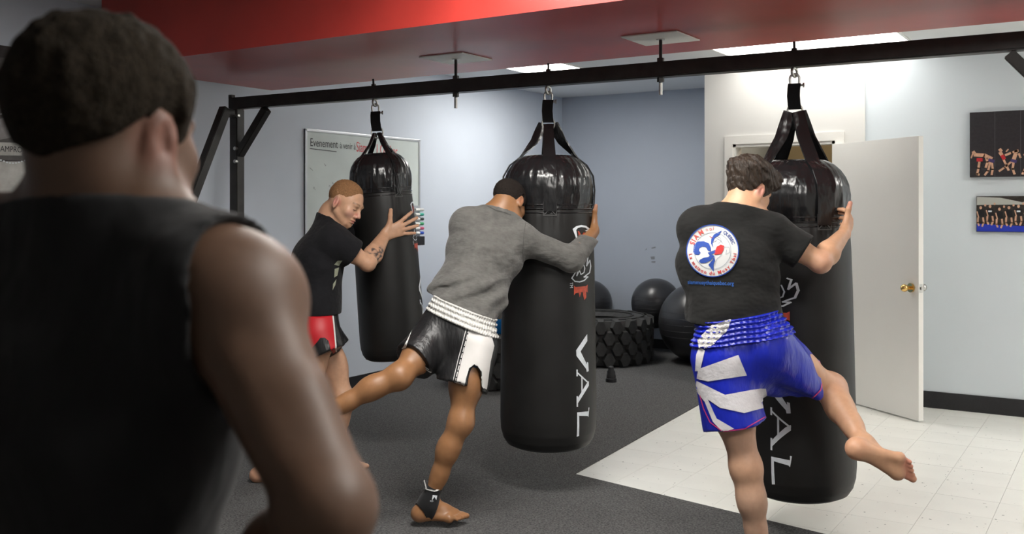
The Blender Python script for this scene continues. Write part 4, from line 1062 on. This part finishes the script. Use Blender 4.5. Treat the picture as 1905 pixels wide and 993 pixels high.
sdf_body('body', bodyC, .0075, fine, skin_mat('skin_blue_shorts_man', .48), C, paint(li, face_rules(loc, (.45, .18, .15), (.05, .03, .02)) + [
    (blob(neck + (p(0, -.03, -.05) - neck) * .4, .12), (.62, .34, .20)), (blob(p(.079, -.012, -.016), .035), (.62, .27, .20)), (blob(elR, .06), (.58, .30, .22)), (blob(knR, .12), (.52, .29, .19)),
    (blob(ftR[0]['c'], .05), (.60, .27, .17)), (blob(ftR[-1]['b'], .05), (.58, .25, .17)), (blob(ftR[9]['b'], .05), (.58, .25, .17)), (blob(haR[-1]['b'], .03), (.60, .28, .20)), (blob((knL + anL) / 2, .25), (.47, .29, .20)), (blob((hipL + knL) / 2 + (knL - hipL) * .25, .16), (.42, .25, .17))]))
hn = waves(41, 150, 14, along(unit(R_ * .6 - Z_ * .6), .35)); hn2 = waves(42, 55, 8); hn3 = waves(43, 330, 12, along(unit(R_ * .5 - Z_ * .8), .2))
hairm = mat('hair_dark_brown', (.030, .019, .012), .55, .45, noise=(120, .5, (1, 1, .3)), bump=[(170, .9, .006, (1, 1, .25))])
hair_mesh('hair', cr + neck_prims(p, neck, .055), loc, ([-.13, -.09, -.06, -.035, -.012, .005, .022, .045, .06, .075, .09, .14], [-.062, -.060, -.055, -.03, .018, .018, -.03, -.015, .0, .01, .012, .02]),
    lambda l: .006 + .026 * np.clip((l[:, 2] - .012) / .06, 0, 1) + .014 * np.clip((l[:, 1] - .03) / .05, 0, 1), lambda P: .004 * hn(P) + .003 * hn2(P) + .004 * hn3(P), hairm, C, .003, fade=.03)
fo = waves(51, 26, 9, along(unit(R_ * .9 + Z_ * .3), .35)); fo2 = waves(52, 52, 8, along(unit(R_ * .95 + Z_ * .2), .2))
def dispC(P):
    low = np.clip((chest[2] - .06 - P[:, 2]) / .12, 0, 1); return .004 * fo(P) + .007 * fo2(P) * low
arm_s = [cone(shR, shR + (elR - shR) * .62, .068, .066, .03, flat_b=True), cone(shL, shL + (elL - shL) * .6, .068, .066, .03, flat_b=True)]
loose = [cone(chest, waist - Z_ * .06, .118, .122, .05, (R_, 1.36))]
shirtC = cloth('t_shirt', tor[1:] + sho + loose + arm_s, .0065, .012, [half(neck + unit(neck - chest) * .03, unit(neck - chest) + Z_ * .4), half(J(1375, 612, 3.97), unit(-Z_ + R_ * -.12)),
    outside(cone(neck + unit(p(0, -.03, -.05) - neck) * .015, p(0, -.03, -.02), .068, .085))], dispC, fabric('black_cotton', (.010, .010, .0095), .9, 340, .05, (6, .38, .06, (1, 1, 1.6))), C)
cm1, cm2, cm3 = cam_map(shirtC, .004, True), cam_map(shirtC, .0065, True), cam_map(shirtC, .008, True)
z3 = lambda L: [(1250 + x / 4.136, 380 + y / 4.136) for x, y in L]
pw_, pb_, pr_, pg_ = mat('logo_white', (.52, .525, .52), .8), mat('logo_blue', (.008, .045, .26), .8), mat('logo_red', (.42, .018, .018), .8), mat('logo_grey', (.2, .23, .28), .8)
bp_ = decal('back_print', [ell(1325.7, 466.3, 48.5, 48.5, 60)], cm1, pw_, shirtC, 3)
decal('print_ring', ring(1325.7, 466.3, 47.3, 49.2, 60), cm2, pb_, bp_, 5)
decal('print_ring', ring(1325.7, 466.3, 33.6, 34.4, 60) + stroke(z3([(340, 260), (370, 275), (390, 300)]), .8) + stroke(z3([(320, 290), (345, 275)]), .8) + stroke(z3([(395, 330), (440, 330), (445, 370), (415, 385), (420, 350)]), .7) + stroke(z3([(385, 385), (345, 420), (330, 470)]), .8) + stroke(z3([(350, 250), (372, 258), (380, 285), (358, 300)]), .7), cm2, pg_, bp_, 5)
fl = [z3([(385, 200), (365, 235), (330, 258), (312, 300), (318, 335), (300, 300), (303, 265), (322, 232)]),
      z3([(165, 345), (170, 310), (200, 285), (245, 283), (285, 300), (300, 335), (300, 362), (275, 355), (262, 330), (235, 325), (212, 335), (208, 355), (222, 372), (205, 388), (175, 385), (163, 365)]),
      z3([(275, 372), (332, 350), (338, 370), (290, 394)]), z3([(300, 385), (280, 405), (245, 410), (215, 425), (208, 440), (225, 452), (260, 450), (300, 430), (328, 395)]), z3([(325, 400), (310, 430), (280, 465), (322, 518), (320, 465), (332, 430)])]
decal('fleur_de_lis', fl, cm2, pb_, bp_, 4)
decal('printed_shorts', [z3([(345, 325), (375, 310), (403, 318), (398, 350), (380, 382), (330, 388), (325, 375)])] + stroke(z3([(290, 245), (305, 255), (325, 252)]), 1), cm2, pr_, bp_, 4)
def arc_text(s, size, r, a0, a1, inward, sx=1.0, bold=0.0):
    """letters round the emblem; angles in degrees, y down"""
    cx_, cy_ = 1325.7, 466.3; ws = [text_w(c, size) * sx + size * .12 if c != ' ' else size * .35 for c in s]; tot = sum(ws); out = []; x = 0
    for c, w_ in zip(s, ws):
        a = math.radians(a0 + (a1 - a0) * (x + w_ / 2) / tot); x += w_
        if c == ' ': continue
        q = (cx_ + r * math.cos(a), cy_ + r * math.sin(a)); rot = a + (math.pi / 2 if not inward else -math.pi / 2)
        out += text2d(c, size, q[0], q[1], rot, 'CENTER', True, sx, bold)
    return out
decal('print_lettering', arc_text('SIAM', 13, 36, 195, 246, False, .9, .025), cm2, mat('logo_pink', (.48, .07, .06), .8), bp_, 4)
decal('print_lettering', arc_text('no1', 10, 38, 250, 274, False, .9), cm2, bpy.data.materials['logo_pink'], bp_, 4)
decal('print_lettering', arc_text('QUEBEC', 8.6, 38, 300, 343, False, .95, .02), cm2, mat('logo_navy', (.02, .05, .20), .7), bp_, 4)
decal('print_lettering', arc_text('La maison du Muay Thai', 9, 44.8, 174, 6, True, 1.0, .025), cm2, pr_, bp_, 4)
decal('web_address', text2d('siammuaythaiquebec.org', 10.6, 1279, 528, .03, 'LEFT', True, .82, .012), cm1, mat('print_azure', (.012, .09, .36), .7), shirtC, 4)
# blue shorts
wn = unit(Z_ * .985 - R_ * .15); hemL, hemR = J(1369, 784, 3.95), J(1500, 706, 4.08)
sp = [cone(pel + wn * .10, pel - wn * .03, .110, .120, .04, (rp, 1.36)), cone(hipL, hemL, .110, .120, .05, flat_b=True), cone(hipR, hemR, .118, .088, .06, flat_b=True), cone(hipR + Z_ * .02, (hipR + hemR) / 2, .11, .1, .05)]
f1 = waves(61, 46, 8, along(unit(hemR - hipR), .25)); f2 = waves(62, 30, 8, along(Z_, .3))
def dispS(P):
    w_ = np.clip(((P - pel) @ R_ + .0) / .08, 0, 1); return .015 * f1(P) * w_ + .009 * f2(P) * (1 - w_)
blue = satin('blue_satin', (.007, .018, .40), .32)
shortsC = cloth('shorts', sp, .006, .009, [half(pel + wn * .085, wn)], dispS, blue, C)
def ribsC(P):
    t = P @ wn; a = P @ R_; return .0045 * np.sin(t * 330 + .6 * np.sin(a * 40)) + .002 * np.sin(a * 260)
wbC = cloth('waistband', sp, .0045, .015, [half(pel + wn * .12, wn), half(pel + wn * .02, -wn)], ribsC, blue, shortsC)
wsat = mat('silver_satin', (.62, .60, .62), .34, .6, noise=(10, .1), bump=[(30, .4, .01)])
s1, s2 = cam_map(shortsC, .003), cam_map(wbC, .0025)
decal('white_stripe', [[(1300, 686), (1373, 660), (1389, 698), (1318, 709), (1297, 704)]], s1, wsat, shortsC, 5)
decal('white_stripe', [[(1297, 708), (1349, 734), (1414, 722), (1424, 722), (1430, 756), (1384, 768), (1340, 758), (1294, 726)]], s1, wsat, shortsC, 5)
decal('white_stripe', [[(1296, 722), (1318, 743), (1334, 778), (1366, 797), (1345, 803), (1327, 784), (1312, 747), (1300, 732)]], s1, wsat, shortsC, 5)
decal('white_stripe', [[(1302, 645), (1312, 652), (1303, 690), (1294, 690), (1296, 660)]], s1, wsat, shortsC, 5)
decal('white_patch', [[(1302, 655), (1298, 632), (1325, 604), (1361, 594), (1352, 616), (1315, 652)]], s2, mat('silver_elastic', (.62, .60, .60), .45, .5, bump=[(120, .8, .01)]), wbC, 5)
decal('pink_edging', stroke([(1303, 735), (1310, 760), (1322, 785), (1345, 802), (1385, 797), (1428, 772)], 1.8) + stroke([(1523, 671), (1531, 700), (1526, 725), (1500, 751)], 2.2), s1, mat('pink_tape', (.55, .04, .18), .5), shortsC, 4)

# ------------------------------------------------------------------ tattooed man, small bag
D = person('fair haired man with a forearm tattoo hugging the smaller bag', at(600, 400, 5.4))
hp, cr, loc, p = head_prims(J(643, 376, 5.45), R_ * .80 - F_ * .30 - Z_ * .38, Z_ * .93 + R_ * .36 + F_ * .05, 1.04)
neck = J(612, 408, 5.50); shR = J(622, 450, 5.38); shL = J(622, 436, 5.74); chest = J(592, 482, 5.50); waist = J(588, 560, 5.46); pel = J(590, 606, 5.44)
rc = unit(shR - shL); rp = unit(-F_ * .9 + R_ * .3)
tor = torso_prims(pel, waist, chest, neck, rp, rc, 1.0, .95); sho = shoulder_prims(neck, shR, chest) + shoulder_prims(neck, shL, chest)
elR, wrR = J(684, 490, 5.46), J(716, 437, 5.66); elL, wrL = J(690, 452, 5.95), J(725, 430, 6.2)
hipR, hipL = J(592, 622, 5.34), J(596, 622, 5.54)
knR, anR = J(560, 745, 5.36), J(497, 868, 5.36); knL, anL = J(640, 745, 5.5), J(622, 880, 5.6); anL[2] = .085
armR, armL = arm_prims(shR, elR, wrR, 1.02, -F_), arm_prims(shL, elL, wrL)
hd_ = unit(R_ * .86 + Z_ * .36 + F_ * .22)
haR = hand_prims(wrR, hd_, unit(-F_ + R_ * .25), Z_ - R_ * .4, 1.12, (.05, .1, .08), .26, th_dir=unit(Z_ * .97 + R_ * .05 - F_ * .05))
haL = hand_prims(wrL, unit(R_ * .8 - F_ * .3), F_, Z_, 1, (.3, .3, .2))
legR = leg_prims(hipR, knR, anR, unit(-R_ - Z_ * .2)); legL = leg_prims(hipL, knL, anL, -R_)
ftR = foot_prims(anR, unit(R_ * .8 + F_ * .4 - Z_ * .25), unit(Z_ + R_ * .2), 1, 1); ftL = foot_prims(anL, R_, Z_, 1, -1)
bodyD = hp + neck_prims(p, neck, .054) + tor + sho + armR + armL + legR + legL + ftR + ftL + haR + haL
fair = (.60, .345, .22)
fa = unit(wrR - elR); t_n1, t_n2 = waves(71, 120, 9), waves(72, 260, 9)
def tattoo(P):
    t = (P - elR) @ fa; L_ = np.linalg.norm(wrR - elR); d = np.linalg.norm((P - elR) - t[:, None] * fa, axis=1)
    z = (t > L_ * .12) & (t < L_ * .84) & (d < .07); v = np.clip(t_n1(P) * 2.6 + 1.25, 0, 1) * np.clip(.8 + t_n2(P) * 1.2, .25, 1)
    return v * z * np.clip(((P - elR) @ unit(R_ * .6 - F_ * .7)) / .02 + 1.0, 0, 1) * .92
fine = [(*box_of(hp, .012), .0034), (*box_of(haR, .006), .0028), (*box_of(armR[3:], .0), .0042)]
sdf_body('body', bodyD, .008, fine, skin_mat('skin_tattooed_man', .45), D, paint(fair, face_rules(loc, (.55, .22, .18), (.28, .15, .08), (.42, .23, .14)) + [
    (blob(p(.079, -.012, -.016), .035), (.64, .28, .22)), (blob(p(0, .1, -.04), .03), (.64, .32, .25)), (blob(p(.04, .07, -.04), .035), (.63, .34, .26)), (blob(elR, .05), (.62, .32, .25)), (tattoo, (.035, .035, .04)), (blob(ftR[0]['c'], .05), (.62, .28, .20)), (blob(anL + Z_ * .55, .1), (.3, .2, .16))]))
nz = waves(81, 330, 12)
hair_mesh('hair', cr, loc, HL_BUZZ, lambda l: .001 + .007 * np.clip((l[:, 2] - .055) / .045, 0, 1), lambda P: .0012 * nz(P), mat('hair_ginger', (.25, .125, .055), .8, .3, noise=(220, .35), bump=[(260, .6, .004)]), D, .003, fade=.05)
fo = waves(91, 24, 9, along(unit(Z_ * .6 + R_ * .6), .4))
arm_s = [cone(shR, shR + (elR - shR) * .50, .074, .072, .03, flat_b=True), cone(shL, shL + (elL - shL) * .5, .07, .068, .03, flat_b=True)]
loose = [cone(chest, waist - Z_ * .09, .118, .118, .05, (rp, 1.4))]
shirtD = cloth('t_shirt', tor[1:] + sho + loose + arm_s, .0065, .012, [half(neck + unit(neck - chest) * .03, unit(neck - chest) + Z_ * .4), half(J(600, 584, 5.4), -Z_),
    outside(cone(neck + unit(p(0, -.03, -.05) - neck) * .02, p(0, -.03, -.02), .066, .085))], lambda P: .005 * fo(P), fabric('black_cotton_soft', (.009, .009, .011), .9, 340, .05, (7, .38, .06, (1, 1, 1.2))), D)
dm = cam_map(shirtD, .003)
pale = mat('print_pale', (.36, .38, .28), .8); dblue = mat('print_deep_blue', (.02, .05, .12), .8)
decal('shoulder_print', [[(557, 421), (559, 411), (562, 414), (564, 407), (567, 412), (570, 408), (572, 412), (568, 418), (564, 422)]], dm, pale, shirtD, 3)
decal('shoulder_print', [[(566, 407), (575, 402), (583, 402), (575, 407)], [(560, 406), (566, 400), (572, 399), (567, 405)]], dm, dblue, shirtD, 3)
decal('shoulder_print', [[(544, 458), (548, 450), (549, 460), (546, 462)]], dm, pale, shirtD, 3)
decal('side_print', [[(621, 492), (628, 484), (637, 484), (630, 494)], [(622, 500), (630, 497), (627, 512), (621, 516)], [(619, 528), (625, 519), (623, 530), (618, 540)]], dm, pale, shirtD, 3)
wn = Z_; hemR = J(606, 655, 5.33); hemL = J(618, 652, 5.55)
sp = [cone(pel + Z_ * .04, pel - Z_ * .03, .112, .118, .04, (rp, 1.38)), cone(hipR, hemR, .108, .105, .05, flat_b=True), cone(hipL, hemL, .108, .105, .05, flat_b=True)]
shortsD = cloth('shorts', sp, .0065, .006, [half(pel + Z_ * .07, Z_)], None, satin('black_satin_soft', (.012, .012, .013), .36), D)
d1, d2 = cam_map(shortsD, .003), cam_map(shortsD, .0045)
decal('red_panel', [[(560, 575), (616, 575), (619, 600), (625, 652), (620, 657), (615, 650), (611, 634), (604, 628), (596, 628), (590, 636), (570, 660), (560, 650)]], d1, mat('red_satin', (.50, .012, .02), .5), shortsD, 4)
decal('trim', stroke([(617, 576), (620, 602), (625, 653)], 2.6), d2, trim_w, shortsD, 4)
